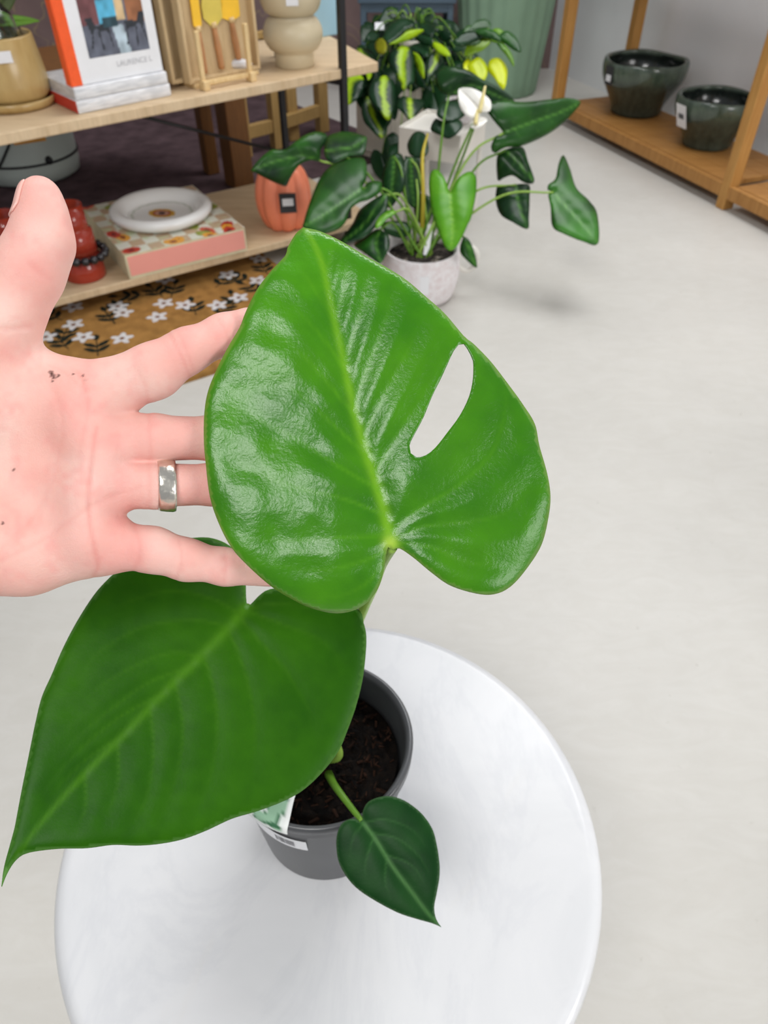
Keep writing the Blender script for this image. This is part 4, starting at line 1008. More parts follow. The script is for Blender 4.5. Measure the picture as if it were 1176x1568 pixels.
# coral ribbed vase
cv_ = onz(438, 345, HL)
ct_ = thing('ribbed_vase', 'round coral vase with deep ribs on the lower board beside the anthurium', 'vase', cv_)
def ribs(r, z, th): return r * (1 - 0.17 * (1 - np.abs(np.sin(th * 4 + 0.5)) ** 0.8)), z
pr = spline([(0.05, 0.0), (0.066, 0.008), (0.084, 0.05), (0.090, 0.095), (0.083, 0.145), (0.064, 0.182), (0.038, 0.194)], 24).tolist(); pr = [(0.0, 0.0)] + pr + [(0.030, 0.188), (0.028, 0.17), (0.0, 0.03)]
V, Fc = lathe(pr, cv_, 112, ribs); mesh('vase_body', V, Fc, M['coral'], ct_)
tv_ = tocam(cv_ + np.array([0.0, 0, 0])); tg = cv_ + tv_ * 0.091 + np.array([0.012, 0, 0.105])
tgo = sticker('price_tag', tg, tv_, 0.052, 0.060, ct_, 'tag_grey'); sticker('price_sticker', tg + tv_ * 0.0012 - np.array([0, 0, -0.003]), tv_, 0.034, 0.022, tgo)
# tiered red glass candle holders
def redglass(loc, lab):
    r_o = thing('candle_holder', lab, 'candle holder', loc, 'tiered red glass candle holders on the lower board')
    pr = [(0.0, 0.0), (0.056, 0.0), (0.059, 0.004), (0.057, 0.062), (0.047, 0.066), (0.046, 0.072), (0.052, 0.075), (0.050, 0.135), (0.043, 0.139), (0.042, 0.144), (0.043, 0.146), (0.041, 0.205), (0.038, 0.205), (0.037, 0.148), (0.0, 0.142)]
    V, Fc = lathe(pr, loc, 48); mesh('holder_body', V, Fc, M['red_glass'], r_o)
    return r_o
rg = onz(132, 422, HL); redglass(rg, 'tiered red glass candle holder with a black bead bracelet, beside the patterned box')
rg2 = onz(40, 438, HL); redglass(rg2, 'tiered red glass candle holder half hidden behind the thumb')
brz = rg + np.array([0, 0, 0.076])
br = thing('bead_bracelet', 'black bead bracelet looped round the red candle holder', 'bracelet', brz)
nb_ = 18
for i in range(nb_):
    a = 2 * math.pi * i / nb_; V, Fc = ball(brz + np.array([0.0700 * math.cos(a), 0.0700 * math.sin(a), -0.006 * math.cos(a) - 0.004]), (0.0125,) * 3, 14, 8); mesh('bead', V, Fc, M['bead'], br)

# ------------------------------------------------------------------ behind the shelf
shadec = onz(330, 306) + np.array([0, 0, 0]); rq = shadec - fd * 0.05 + fu * 0.95
V, Fc = prism([(rq - fu * 3.2)[:2], rq[:2], (rq + fd * 1.65)[:2], (rq - fu * 3.2 + fd * 1.65)[:2]], 0.0, 0.008, 0.002)  # thin dark sheet standing in for the shaded concrete floor
tag(mesh('shade_sheet', V, Fc, M['shade_sheet'], None, False, loc=shadec), 'dark mauve sheet for the floor shade behind the oak shelf', 'shade_sheet')
gp = onz(48, 264, 0.008)
gt = thing('wire_handled_planter', 'pale grey-green drum planter with black wire behind the oak shelf', 'planter', gp)
V, Fc = lathe([(0, 0.0), (0.17, 0.0), (0.192, 0.012), (0.198, 0.05), (0.196, 0.30), (0.19, 0.303), (0.186, 0.295), (0.18, 0.05), (0, 0.03)], gp, 72); mesh('drum', V, Fc, M['grey_green'], gt)
V, Fc = tube([gp + np.array([0.2005 * math.cos(a), 0.2005 * math.sin(a), 0.080]) for a in np.linspace(0, 2 * math.pi, 49)], 0.0045, 8, 97); mesh('wire', V, Fc, M['black_metal'], gt)
tv_ = tocam(gp); av = math.atan2(tv_[1], tv_[0]); cyl = lambda a, z, r=0.201: gp + np.array([r * math.cos(a), r * math.sin(a), z])
V, Fc = tube([cyl(av - 0.55, 0.085), cyl(av - 0.40, 0.12), cyl(av - 0.18, 0.18), cyl(av - 0.02, 0.25)], 0.0045, 8, 20); mesh('wire_handle', V, Fc, M['black_metal'], gt)
sticker('price_tag', cyl(av + 0.14, 0.190, 0.2035), np.array([math.cos(av + 0.08), math.sin(av + 0.08), 0]), 0.115, 0.055, gt, 'orange_tag')
V, Fc = ball(cyl(av + 0.38, 0.09, 0.2), (0.016, 0.012, 0.016)); mesh('wire_knot', V, Fc, M['black_metal'], gt)
# pine stool
st_ = thing('stool', 'plain pine stool standing behind the black shelf post', 'stool', onz(430, 215))
f1_, f2_, f3_ = onz(376, 243), onz(426, 229), onz(494, 204); f4_ = f1_ + (f3_ - f2_)
for f_ in (f1_, f2_, f3_, f4_):
    V, Fc = beam(f_ + np.array([0, 0, 0.0085]), f_ + np.array([0, 0, 0.42]), 0.05, 0.045, up=tuple(fd)); mesh('leg', V, Fc, M['stool_pine'], st_, False)
for a, b in ((f1_, f2_), (f2_, f3_)):
    V, Fc = beam(a + np.array([0, 0, 0.10]), b + np.array([0, 0, 0.10]), 0.028, 0.05); mesh('stretcher', V, Fc, M['stool_pine'], st_, False)
cs_ = (f1_ + f3_) / 2; V, Fc = prism([f1_[:2] + (f1_ - cs_)[:2] * 0.15, f2_[:2] + (f2_ - cs_)[:2] * 0.15, f3_[:2] + (f3_ - cs_)[:2] * 0.15, f4_[:2] + (f4_ - cs_)[:2] * 0.15], 0.42, 0.445); mesh('seat', V, Fc, M['stool_pine'], st_, False)
# dark stained low table
dt = onz(368, 286); dt2 = onz(325, 268)
dtt = thing('low_table', 'dark stained wooden low table behind the oak shelf', 'table', dt)
dux = np.array([-fu[0], -fu[1], 0])
for f_, w_ in ((dt, 0.085), (dt2, 0.05), (dt + dux * 0.95 + fd * 0.1, 0.08), (dt2 + dux * 0.95 + fd * 0.35, 0.05)):
    V, Fc = beam(f_ + np.array([0, 0, 0.0085]), f_ + np.array([0, 0, 0.43]), w_, w_, up=tuple(fd), bevel=0.004); mesh('leg', V, Fc, M['dark_wood'], dtt, False)
V, Fc = prism([(dt + fu * 0.05 - fd * 0.05)[:2], (dt + fu * 0.05 + fd * 0.45)[:2], (dt + dux * 1.05 + fd * 0.45)[:2], (dt + dux * 1.05 - fd * 0.05)[:2]], 0.43, 0.465); mesh('tabletop', V, Fc, M['dark_wood'], dtt, False)
# blue-grey metal bench near the wall
bl = thing('metal_bench', 'blue grey metal bench in the dark at the back, above the pothos', 'bench', onz(610, 60))
z_b = 0.0
l1, l2, l3 = onz(558, 42), onz(620, 30), onz(700, 20)
bdir = (l2 - l1) / np.linalg.norm(l2 - l1); bq = l1[1] if False else None
def on_y(px, py, y):
    d = ray(px, py); t_ = y / d[1]; return np.array([0, 0, CH]) + d * t_
YB = 4.35
x0_, x1_ = on_y(556, 10, YB)[0], on_y(690, 10, YB)[0]; xm = on_y(621, 10, YB)[0]; zt_ = on_y(600, 4, YB)[2]
for x_ in (x0_, xm, x1_):
    for yy in (YB, YB + 0.32):
        V, Fc = box((x_, yy, zt_ / 2), (0.028, 0.028, zt_), 0, 0.003); mesh('leg', V, Fc, M['blue_grey'], bl, False)
for yy in (YB, YB + 0.32):
    V, Fc = box(((x0_ + x1_) / 2, yy, zt_ - 0.02), (x1_ - x0_, 0.024, 0.04), 0, 0.003); mesh('apron', V, Fc, M['blue_grey'], bl, False)
V, Fc = box(((x0_ + x1_) / 2, YB + 0.16, zt_ + 0.012), (x1_ - x0_ + 0.05, 0.38, 0.024), 0, 0.004); mesh('seat', V, Fc, M['blue_grey'], bl, False)
V, Fc = box(((x0_ + x1_) / 2 + 0.1, YB + 0.18, 0.10), (x1_ - x0_ - 0.1, 0.25, 0.20), 0, 0.005)  # dark block put in for the dark hollow under the bench
dbo = thing('hollow_block', 'dark brown block filling the hollow under the blue grey metal bench', 'hollow_block', ((x0_ + x1_) / 2 + 0.1, YB + 0.18, 0)); mesh('hollow_block_body', V, Fc, M['dark_hollow'], dbo, False)
V, Fc = box(((x0_ + x1_) / 2 + 0.1, YB + 0.18, 0.21), (x1_ - x0_ - 0.08, 0.27, 0.02), 0, 0.004); mesh('lid', V, Fc, M['dark_hollow'], dbo, False)  # top slab of the dark block put in under the bench
# sage fluted planter
pl = onz(762, 138)
pt_ = thing('fluted_planter', 'tall sage green fluted planter by the mauve wall', 'planter', pl)
def flute(r, z, th): return r * (1 + 0.012 * np.sign(np.sin(th * 22)) * np.abs(np.sin(th * 22)) ** 0.5), z
pr = [(0.0, 0.0), (0.19, 0.0), (0.198, 0.01), (0.262, 0.60), (0.262, 0.62), (0.252, 0.62), (0.24, 0.55), (0.18, 0.05), (0.0, 0.04)]
pr = [(0.0, 0.0), (0.19, 0.0)] + [(0.198 + 0.064 * s, 0.01 + 0.59 * s) for s in np.linspace(0, 1, 10)] + [(0.262, 0.61), (0.252, 0.61), (0.242, 0.56)]
V, Fc = lathe(pr + [(0.0, 0.56)], pl, 176, flute); mesh('planter_body', V, Fc, M['sage'], pt_)
V, Fc = lathe([(0, 0.575), (0.236, 0.57), (0.24, 0.565)], pl, 48); mesh('soil', V, Fc, M['soil'], pt_)
top = pl + np.array([0, -0.05, 0.60])
for i, (px, py, w_) in enumerate(((742, 30, .09), (722, 25, .08), (765, 8, .08), (790, 2, .08), (730, 8, .09), (845, 2, .06), (700, -10, .09), (810, -15, .1))):
    tp = P(px, py, 3.62); at = top + (tp - top) * 0.25 + np.array([0, -0.05, 0.10])
    V, Fc = tube([top, at], 0.004, 6, 6); mesh('stem', V, Fc, M['stem'], pt_)
    heart(at, tp, w_, toc, (0.012, 0.04, 0.014), None, None, 0.1, 0.1, 0.1, 'leaf', pt_, seed=60 + i, nth=24, nr=3)

# ------------------------------------------------------------------ right pine shelf and bowls
BZ = 0.085
rsh = thing('pine_shelf', 'orange pine slatted shelf on splayed legs against the white wall', 'shelf', RS)
far = 1.02 * float(np.linalg.norm(onz(858, 168) - RS)); 
def rpt(u_, v_, z=0.0): q_ = RS + rs_u * u_ + rs_v * v_; return np.array([q_[0], q_[1], z])
farU = 1.2
for u_ in (0.0, farU):
    for v_ in (0.0, RS_DEPTH - 0.03):
        V, Fc = beam(rpt(u_, v_, 0.0), rpt(u_, v_, 1.25), 0.048, 0.042, up=tuple(rs_u), bevel=0.004); mesh('leg', V, Fc, M['pine_leg'], rsh, False)
for z_ in (BZ, 0.72):
    nb2 = 4; bwid = (RS_DEPTH - 0.05) / nb2
    for s, (ua, ub) in enumerate(((0.028, farU - 0.028),)):
        for k in range(nb2):
            vc = 0.005 + bwid * (k + 0.5)
            V, Fc = beam(rpt(ua, vc, z_ - 0.011), rpt(ub, vc, z_ - 0.011), bwid - 0.002, 0.022, bevel=0.002); mesh('plank', V, Fc, M['pine'], rsh, False)
    V, Fc = beam(rpt(0.02, -0.012, z_ - 0.022), rpt(farU, -0.012, z_ - 0.022), 0.022, 0.046, bevel=0.003); mesh('rail', V, Fc, M['pine'], rsh, False)
# the next bay nearer the camera
for k in range(4):
    vc = 0.005 + bwid * (k + 0.5); V, Fc = beam(rpt(-0.028, vc, BZ - 0.011), rpt(-1.0, vc, BZ - 0.011), bwid - 0.002, 0.022, bevel=0.002); mesh('plank', V, Fc, M['pine'], rsh, False)
V, Fc = beam(rpt(-0.02, -0.012, BZ - 0.022), rpt(-1.0, -0.012, BZ - 0.022), 0.022, 0.046, bevel=0.003); mesh('rail', V, Fc, M['pine'], rsh, False)
for v_ in (0.0, RS_DEPTH - 0.03):
    V, Fc = beam(rpt(-1.03, v_, 0.0), rpt(-1.03, v_, 1.25), 0.048, 0.042, up=tuple(rs_u), bevel=0.004); mesh('leg', V, Fc, M['pine_leg'], rsh, False)
def bowl(b, lab, seed, tagf, s=1.0):
    bt_ = thing('glazed_bowl', lab, 'bowl', b, 'dark green glazed bowls on the pine shelf')
    def wav(r, z, th):
        k = float(np.clip(z[0] / 0.26, 0, 1))
        return r * (1 + 0.022 * k * np.cos(3 * th + seed) + 0.012 * k * np.cos(5 * th + 2 * seed)), z + 0.004 * k ** 2 * np.cos(4 * th + seed)
    out = spline([(0.102, 0.0), (0.112, 0.012), (0.119, 0.05), (0.146, 0.11), (0.172, 0.165), (0.182, 0.215), (0.181, 0.255), (0.174, 0.268)], 28).tolist()
    inn = spline([(0.160, 0.262), (0.165, 0.225), (0.152, 0.17), (0.11, 0.09), (0.06, 0.05), (0.0, 0.045)], 18).tolist()
    pr_ = [(0.0, 0.0)] + out + inn; pr_ = [(r * s, z * s * 0.80) for r, z in pr_]
    V, Fc = lathe(pr_, b, 64, wav); zz = (V[:, 2] - b[2]) / (0.268 * s * 0.80)
    nv = len(V); ci = np.ones((nv, 3)); inn_i = np.arange(nv) // 64 > 28
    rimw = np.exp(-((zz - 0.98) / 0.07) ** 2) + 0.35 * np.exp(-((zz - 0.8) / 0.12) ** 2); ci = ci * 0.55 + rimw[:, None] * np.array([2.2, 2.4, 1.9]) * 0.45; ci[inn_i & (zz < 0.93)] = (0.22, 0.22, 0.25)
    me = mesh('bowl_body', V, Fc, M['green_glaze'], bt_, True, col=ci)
    tagf(b, bt_, s)
bw1, bw2 = onz(972, 172, BZ), onz(1080, 222, BZ)
def tag1(b, p, s):
    tv = tocam(b); sd = np.array([-tv[1], tv[0], 0]); n_ = tv * 0.45 - np.array([1, 0, 0]) * 0.80; n_ /= np.linalg.norm(n_); c_ = b + n_ * 0.186 * s + np.array([0, 0, 0.165 * s])
    t1_ = sticker('price_tag', c_, n_ - np.array([0, 0, 0.05]), 0.05, 0.07, p, 'tag_grey'); sticker('price_sticker', c_ + n_ * 0.0014 - np.array([0, 0, 0.01]), n_, 0.03, 0.025, t1_)
def tag2(b, p, s):
    tv = tocam(b); n_ = tv * 0.45 - np.array([1, 0, 0]) * 0.80; n_ /= np.linalg.norm(n_); c_ = b + n_ * 0.192 * s + np.array([0, 0, 0.145 * s]); t1_ = sticker('price_tag', c_, n_ - np.array([0, 0, 0.35]), 0.055, 0.09, p)
    sticker('print', c_ + n_ * 0.0012, n_ - np.array([0, 0, 0.35]), 0.03, 0.02, t1_, 'ink')
bowl(bw1, 'dark green glazed bowl with a black tag, farther of two on the pine shelf', 0.6, tag1, 1.0)
bowl(bw2, 'dark green glazed bowl with a white tag, nearer the front leg of the pine shelf', 2.1, tag2, 0.86)

def zc(pts, ox, oy, sc): return [(ox + x / sc, oy + y / sc) for x, y in pts]
def tleaf(outl, mid, d0, d1, c0, c1, parent, seed, vein=None, streak=None, sw=0.0, curl=1.0, side=0.0, sharp=(), mat='leaf', name='leaf', label=None, spacing=4.2):
    """A leaf from its outline and midrib; depth runs from d0 at its base to d1 at its tip and bends about the midrib."""
    outl = np.asarray(outl, float); mid = np.asarray(mid, float)
    L = np.linalg.norm(mid[-1] - mid[0]); ax_ = (mid[-1] - mid[0]) / L; pw = np.array([-ax_[1], ax_[0]])
    mids = spline(mid, 24); vns = []
    wid = np.abs((outl - mid[0]) @ pw).max()
    for t_ in (0.02, 0.16, 0.32, 0.5, 0.68):
        q_ = mids[int(t_ * 23)]
        for sg in (-1, 1):
            e_ = q_ + ax_ * (wid * (0.15 + 0.75 * t_)) + pw * sg * wid * (0.95 - 0.45 * t_); vns.append([q_, (q_ + e_) / 2 - ax_ * wid * 0.04, e_])
    def dep(pv, dm, tm, edge):
        t_ = ((pv - mid[0]) @ ax_) / L; u_ = ((pv - mid[0]) @ pw) / max(wid, 1)
        h = (0.10 * wid * (1 - np.exp(-(dm / (0.25 * wid)) ** 2)) - 0.30 * curl * wid * (dm / wid) ** 2 - 0.08 * wid * np.exp(-edge / 3.0))
        h += 0.05 * wid * np.sin(t_ * 7 + seed) * (dm / wid)
        D0 = d0 + (d1 - d0) * t_ + side * u_
        return D0 - h * D0 / F
    def colf(pv, dm, tm, dv, tv, edge):
        n_ = vnoise(pv + seed * 17, 22, seed); c_ = mixc(c0, c1, np.clip(n_ * 1.3 - 0.15, 0, 1))
        if streak is not None:
            sn = vnoise(np.stack([pv @ pw * 1.0 + seed * 9, pv @ ax_ * 0.35], 1), 5.0, seed + 3)
            c_ = mixc(c_, streak, np.clip((sw * (0.5 + 0.9 * sn) * (1.1 - 0.3 * tm) - dm) / 2.0, 0, 1))
        if vein is not None: c_ = mixc(c_, vein, np.exp(-(dm / 1.5) ** 2) * (1 - 0.4 * tm) * 0.85); c_ = mixc(c_, vein, np.exp(-(dv / 1.0) ** 2) * (1 - tv) * 0.18)
        return c_
    return hero_leaf(name, outl, sharp, [], mid, vns, dep, colf, M[mat], spacing, max(40, int(len(outl) * 5)), parent, label, 0.45, 0.45, 3.6, 0.0012)

# ------------------------------------------------------------------ anthurium in textured white pot
ap = onz(643, 452); 
an = thing('potted_anthurium', 'anthurium with white flowers in a mottled white pot on the floor', 'potted plant', ap)
AH = 0.15; AR = 0.113
pr = spline([(0.078, 0.0), (0.098, 0.012), (0.112, 0.06), (AR + 0.001, 0.10), (AR - 0.003, AH - 0.004), (AR - 0.006, AH)], 20).tolist()
V, Fc = lathe([(0.0, 0.0)] + pr + [(AR - 0.012, AH - 0.002), (AR - 0.014, AH - 0.02), (0.09, 0.03), (0, 0.02)], ap, 72); apot = mesh('pot', V, Fc, M['pot_white'], an)
V, Fc = lathe([(0, AH - 0.018), (0.05, AH - 0.02), (AR - 0.0145, AH - 0.024)], ap, 48); mesh('soil', V, Fc, M['soil_grit'], an)
for sgn in (1, -1):
    hx = ap + np.array([sgn * (AR + 0.022), 0.0, AH - 0.035]); V, Fc = tube([hx + np.array([0.034 * math.cos(a) * 0.9, 0, 0.036 * math.sin(a)]) for a in np.linspace(0, 2 * math.pi, 25)], 0.0075, 10, 48); mesh('ring_handle', V, Fc, M['cream_metal'], an)
sk0, sk1 = P(652, 391, 2.135), P(659, 344, 2.12)
V, Fc = beam(sk0, sk1, 0.016, 0.002, up=(0, 1, 0.2), bevel=0.0006); mesh('plant_marker', V, Fc, M['white_paper'], an, False)
tv_ = tocam(ap); sticker('care_label', ap + tv_ * 0.1145 + np.array([0.012, 0, 0.085]), tv_, 0.026, 0.055, apot)
soilc = ap + np.array([0, 0, AH - 0.02])
GA = (0.022, 0.115, 0.014); GD_ = (0.014, 0.062, 0.016); GL_ = (0.085, 0.29, 0.012); VN = (0.11, 0.30, 0.05)
N0 = toc
DGA, DGB = (0.003, 0.022, 0.006), (0.008, 0.045, 0.010)
MGA, MGB = (0.007, 0.045, 0.005), (0.020, 0.098, 0.010)
BGA, BGB = (0.055, 0.230, 0.004), (0.095, 0.300, 0.010)
zA = lambda p: zc(p, 380, 180, 4.9); zB = lambda p: zc(p, 620, 200, 7.125); zC = lambda p: zc(p, 600, 0, 3.46); zD = lambda p: zc(p, 520, 250, 2.8); zE = lambda p: zc(p, 367, 0, 2.017)
anth = [ # outline, midrib (base to tip), depth base, depth tip, colours, side tilt, curl
    (zA([(860, 525), (890, 440), (885, 340), (850, 295), (790, 285), (700, 315), (610, 370), (540, 450), (490, 560), (440, 700), (415, 790), (408, 822), (470, 852), (540, 870), (600, 868), (690, 830), (740, 770), (760, 700), (830, 640), (900, 620), (970, 580), (1000, 540), (1000, 485), (950, 472), (900, 485)]), zA([(860, 528), (700, 640), (560, 735), (412, 818)]), 2.03, 1.97, MGA, MGB, 0.030, 1.0),
    (zA([(20, 398), (60, 340), (120, 280), (180, 240), (270, 240), (340, 190), (430, 130), (520, 105), (590, 130), (580, 190), (545, 240), (535, 325), (470, 320), (400, 345), (350, 400), (310, 470), (285, 515), (240, 505), (180, 480), (100, 440), (50, 412)]), zA([(535, 322), (400, 290), (200, 330), (22, 398)]), 2.07, 2.03, DGA, MGB, -0.03, 1.2),
    (zA([(570, 250), (590, 150), (680, 108), (780, 110), (850, 130), (890, 148), (888, 200), (870, 270), (840, 285), (760, 290), (700, 320), (640, 345), (585, 310)]), zA([(575, 245), (700, 235), (800, 215), (888, 150)]), 2.09, 2.11, DGA, MGB, -0.03, 1.2),
    (zA([(1040, 565), (1045, 680), (1000, 760), (930, 850), (850, 910), (720, 950), (690, 925), (780, 800), (830, 700), (900, 640), (980, 590)]), zA([(1030, 580), (930, 720), (840, 830), (700, 940)]), 2.09, 2.05, DGA, DGB, 0.02, 1.0),
    (zA([(990, 840), (1050, 880), (1062, 960), (1030, 1040), (990, 1095), (930, 1060), (860, 1010), (800, 970), (805, 935), (880, 890), (950, 842)]), zA([(988, 842), (960, 940), (975, 1020), (990, 1090)]), 2.07, 2.03, DGA, MGB, 0.02, 1.0),
    (zA([(955, 830), (965, 770), (1005, 725), (1060, 692), (1110, 705), (1090, 730), (1035, 765), (1000, 810)]), zA([(1105, 706), (1040, 728), (990, 775), (958, 828)]), 2.07, 2.04, BGA, BGB, 0.01, 1.0),
    (zB([(490, 670), (450, 560), (400, 470), (330, 420), (275, 470), (260, 600), (280, 800), (320, 980), (380, 1140), (440, 1270), (500, 1312), (560, 1270), (640, 1130), (690, 1020), (720, 960), (745, 850), (775, 700), (782, 560), (770, 490), (730, 450), (680, 450), (600, 500), (540, 580)]), zB([(492, 672), (505, 850), (522, 1080), (500, 1308)]), 1.985, 1.955, BGA, BGB, 0.0, 1.0),
    (zC([(590, 705), (540, 640), (500, 580), (520, 542), (600, 532), (700, 540), (850, 525), (930, 519), (1000, 540), (960, 600), (900, 660), (830, 710), (750, 750), (680, 775), (600, 782), (545, 812), (525, 780), (550, 722)]), zC([(588, 705), (750, 645), (900, 592), (998, 541)]), 2.04, 2.10, MGA, MGB, 0.04, 1.0),
    (zC([(300, 508), (250, 475), (229, 420), (250, 370), (310, 350), (400, 370), (480, 420), (560, 460), (640, 520), (640, 560), (560, 570), (480, 560), (420, 525), (350, 505)]), zC([(302, 508), (420, 455), (540, 500), (640, 545)]), 2.14, 2.15, DGA, MGA, 0.03, 1.0),
    (zD([(675, 100), (669, 160), (690, 220), (740, 252), (806, 282), (812, 230), (815, 150), (812, 92), (750, 90), (700, 95)]), zD([(755, 92), (765, 160), (785, 230), (806, 280)]), 2.12, 2.10, DGA, DGB, 0.0, 1.0),
    (zC([(557, 830), (600, 792), (690, 778), (722, 855), (756, 955), (735, 975), (690, 962), (640, 930), (590, 945), (560, 955)]), zC([(600, 795), (660, 850), (710, 910), (752, 960)]), 2.09, 2.10, DGA, MGA, 0.02, 1.0),
    (zE([(968, 592), (952, 588), (953, 570), (975, 552), (985, 505), (1000, 479), (1020, 520), (1040, 580), (1080, 620), (1105, 662), (1107, 752), (1060, 746), (1000, 722), (966, 700), (960, 640), (953, 600)]), zE([(968, 594), (1010, 640), (1060, 695), (1106, 750)]), 2.09, 2.05, MGA, (0.045, 0.19, 0.02), -0.03, 0.8),
    (zE([(470, 480), (500, 500), (512, 560), (490, 612), (460, 642), (438, 590), (445, 520)]), zE([(478, 484), (472, 560), (461, 638)]), 2.14, 2.12, DGA, DGB, 0.02, 1.0),
    (zE([(515, 488), (555, 500), (562, 580), (540, 642), (505, 602), (498, 540)]), zE([(530, 492), (532, 570), (540, 638)]), 2.15, 2.14, DGA, DGB, -0.02, 1.0),
    (zE([(440, 688), (510, 684), (530, 712), (500, 735), (455, 722)]), zE([(528, 708), (490, 705), (442, 692)]), 2.13, 2.11, DGA, MGA, 0.01, 1.0),
    (zE([(545, 600), (590, 610), (596, 660), (570, 700), (540, 660)]), zE([(570, 604), (566, 650), (570, 696)]), 2.16, 2.15, DGA, DGB, 0.01, 1.0),
    (zE([(680, 775), (690, 735), (706, 738), (722, 770), (733, 826), (700, 803)]), zE([(698, 738), (712, 780), (732, 824)]), 2.06, 2.07, MGA, MGB, 0.0, 1.0)]
for i, (ol_, md_, da, db, ca_, cb_, sd_, cu_) in enumerate(anth):
    tleaf(ol_, md_, da, db, ca_, cb_, an, 100 + i, (0.10, 0.28, 0.04) if ca_ != BGA else (0.24, 0.46, 0.05), None, 0, cu_, sd_)
    pa = P(*md_[0], da + 0.004)
    s0 = soilc + np.array([0.03 * math.cos(i * 2.4), 0.03 * math.sin(i * 2.4), 0])
    mid = (s0 + pa) / 2 + np.array([0, 0.02, 0.03]) + (pa - s0) * np.array([0.08, 0.08, 0.20])
    V, Fc = tube([s0, mid, pa], [0.0042, 0.0034, 0.0028], 8, 18); mesh('petiole', V, Fc, M['stem_pale' if i % 2 else 'stem'], an)
M['spathe'] = plain('white_spathe', (0.82, 0.80, 0.74), 0.35, 0.4, 0.03, 20)
M['spadix'] = plain('cream_spadix', (0.74, 0.64, 0.30), 0.6, 0.2, 0.08, 200)
def flower(att, tip, w_, nt, sp_a, sp_b, stem_mid):
    f_ = heart(P(*att), P(*tip), w_, N0 + np.array(nt), (0.86, 0.84, 0.78), None, None, 0.2, 0.15, 0.18, 'spathe', an, mat='plate', seed=7, nth=32, nr=5)
    V, Fc = tube([P(*sp_a), P(*sp_b)], [0.006, 0.0055, 0.003], 10, 10); mesh('spadix', V, Fc, M['spadix'], an)
    pa = P(*att); V, Fc = tube([soilc + np.array([0.01, 0, 0]), P(*stem_mid), pa], 0.0034, 8, 20); mesh('flower_stalk', V, Fc, M['stem'], an)
flower((735, 170, 2.0), (703, 130, 2.02), .078, (-.1, 0, .2), (734, 172, 1.99), (743, 132, 1.98), (705, 250, 2.08))
flower((724, 190, 2.0), (746, 182, 1.99), .035, (0, -.3, .8), (728, 190, 1.99), (731, 168, 1.99), (690, 270, 2.06))
V, Fc = tube([soilc + np.array([0, 0.02, 0]), P(648, 300, 2.1), P(647, 240, 2.12), P(655, 205, 2.14)], [0.007, 0.006, 0.005, 0.003], 10, 20); mesh('yellow_stem', V, Fc, plain('yellow_stem', (0.46, 0.36, 0.03), 0.5, 0.3), an)
V, Fc = tube([soilc + np.array([-0.02, 0.02, 0]), P(640, 310, 2.1), P(638, 275, 2.12)], [0.004, 0.003, 0.003], 8, 14); mesh('yellow_stem', V, Fc, M['stem_pale'], an)

# ------------------------------------------------------------------ cream plant table, pedestal and pothos
pe = onz(604, 226, 0.0085)
ped = thing('fluted_pedestal', 'cream fluted pedestal under the variegated philodendron', 'pedestal', pe)
def fl2(r, z, th): return r * (1 + 0.008 * np.sin(th * 60)), z
V, Fc = lathe([(0.0, 0.0), (0.175, 0.0), (0.178, 0.012), (0.170, 0.02)] + [(0.162, z) for z in np.linspace(0.022, 0.30, 6)] + [(0.155, 0.305), (0.0, 0.305)], pe, 240, fl2); mesh('column', V, Fc, M['cream'], ped)
V, Fc = lathe([(0.160, 0.020), (0.176, 0.022), (0.178, 0.034), (0.164, 0.038)], pe, 96); mesh('foot_ring', V, Fc, M['cream'], ped)
pp = pe + np.array([0.075, -0.05, 0.306])
ph = thing('potted_philodendron', 'dark philodendron streaked with lime in a cream pot on the pedestal', 'potted plant', pp)
V, Fc = lathe([(0.0, 0.0), (0.070, 0.0), (0.074, 0.006), (0.082, 0.085), (0.090, 0.087), (0.092, 0.118), (0.086, 0.12), (0.082, 0.10), (0.06, 0.02), (0, 0.015)], pp, 64); mesh('pot', V, Fc, M['cream'], ph)
V, Fc = lathe([(0, 0.105), (0.081, 0.10), (0.083, 0.098)], pp, 40); mesh('soil', V, Fc, M['soil'], ph)
PD = (0.006, 0.034, 0.009); LM = (0.42, 0.58, 0.015)
pdp = float(((pp - np.array([0, 0, CH])) @ np.array([0, CP, -SP])))
D_ = pdp - 0.12
pothos = [((610, 66), (616, 136), .115, 0), ((642, 74), (650, 122), .085, 0), ((586, 116), (592, 200), .115, 0), ((572, 140), (586, 206), .10, 0), ((540, 104), (530, 162), .10, 0), ((622, 148), (630, 186), .10, 0), ((640, 46), (596, 69), .06, 2),
          ((600, 42), (640, 34), .09, 1), ((664, 80), (652, 124), .085, 0), ((688, 96), (684, 142), .11, 1), ((662, 62), (690, 86), .06, 2), ((560, 70), (578, 96), .07, 1), ((580, 60), (584, 86), .05, 2), ((622, 92), (640, 132), .09, 1), ((598, 84), (588, 118), .09, 1), ((566, 92), (548, 128), .07, 1),
          ((688, 168), (672, 212), .105, 1), ((676, 152), (700, 186), .10, 1), ((652, 204), (640, 254), .08, 1), ((612, 214), (606, 258), .09, 1), ((640, 34), (672, 42), .09, 1), ((676, 48), (704, 64), .08, 1), ((572, 46), (556, 62), .07, 1), ((610, 26), (582, 44), .08, 1), ((650, 54), (672, 66), .06, 2), ((700, 60), (722, 70), .07, 1), ((632, 110), (632, 138), .08, 1), ((556, 108), (562, 150), .07, 1), ((700, 112), (716, 140), .08, 1), ((606, 110), (600, 150), .09, 1), ((664, 108), (676, 134), .07, 1), ((585, 236), (598, 284), .08, 1), ((625, 236), (628, 290), .09, 1)]
zF = lambda p: zc(p, 540, 0, 7.35); zG = lambda p: zc(p, 380, 0, 3.92); zH = lambda p: zc(p, 560, 120, 5.345)
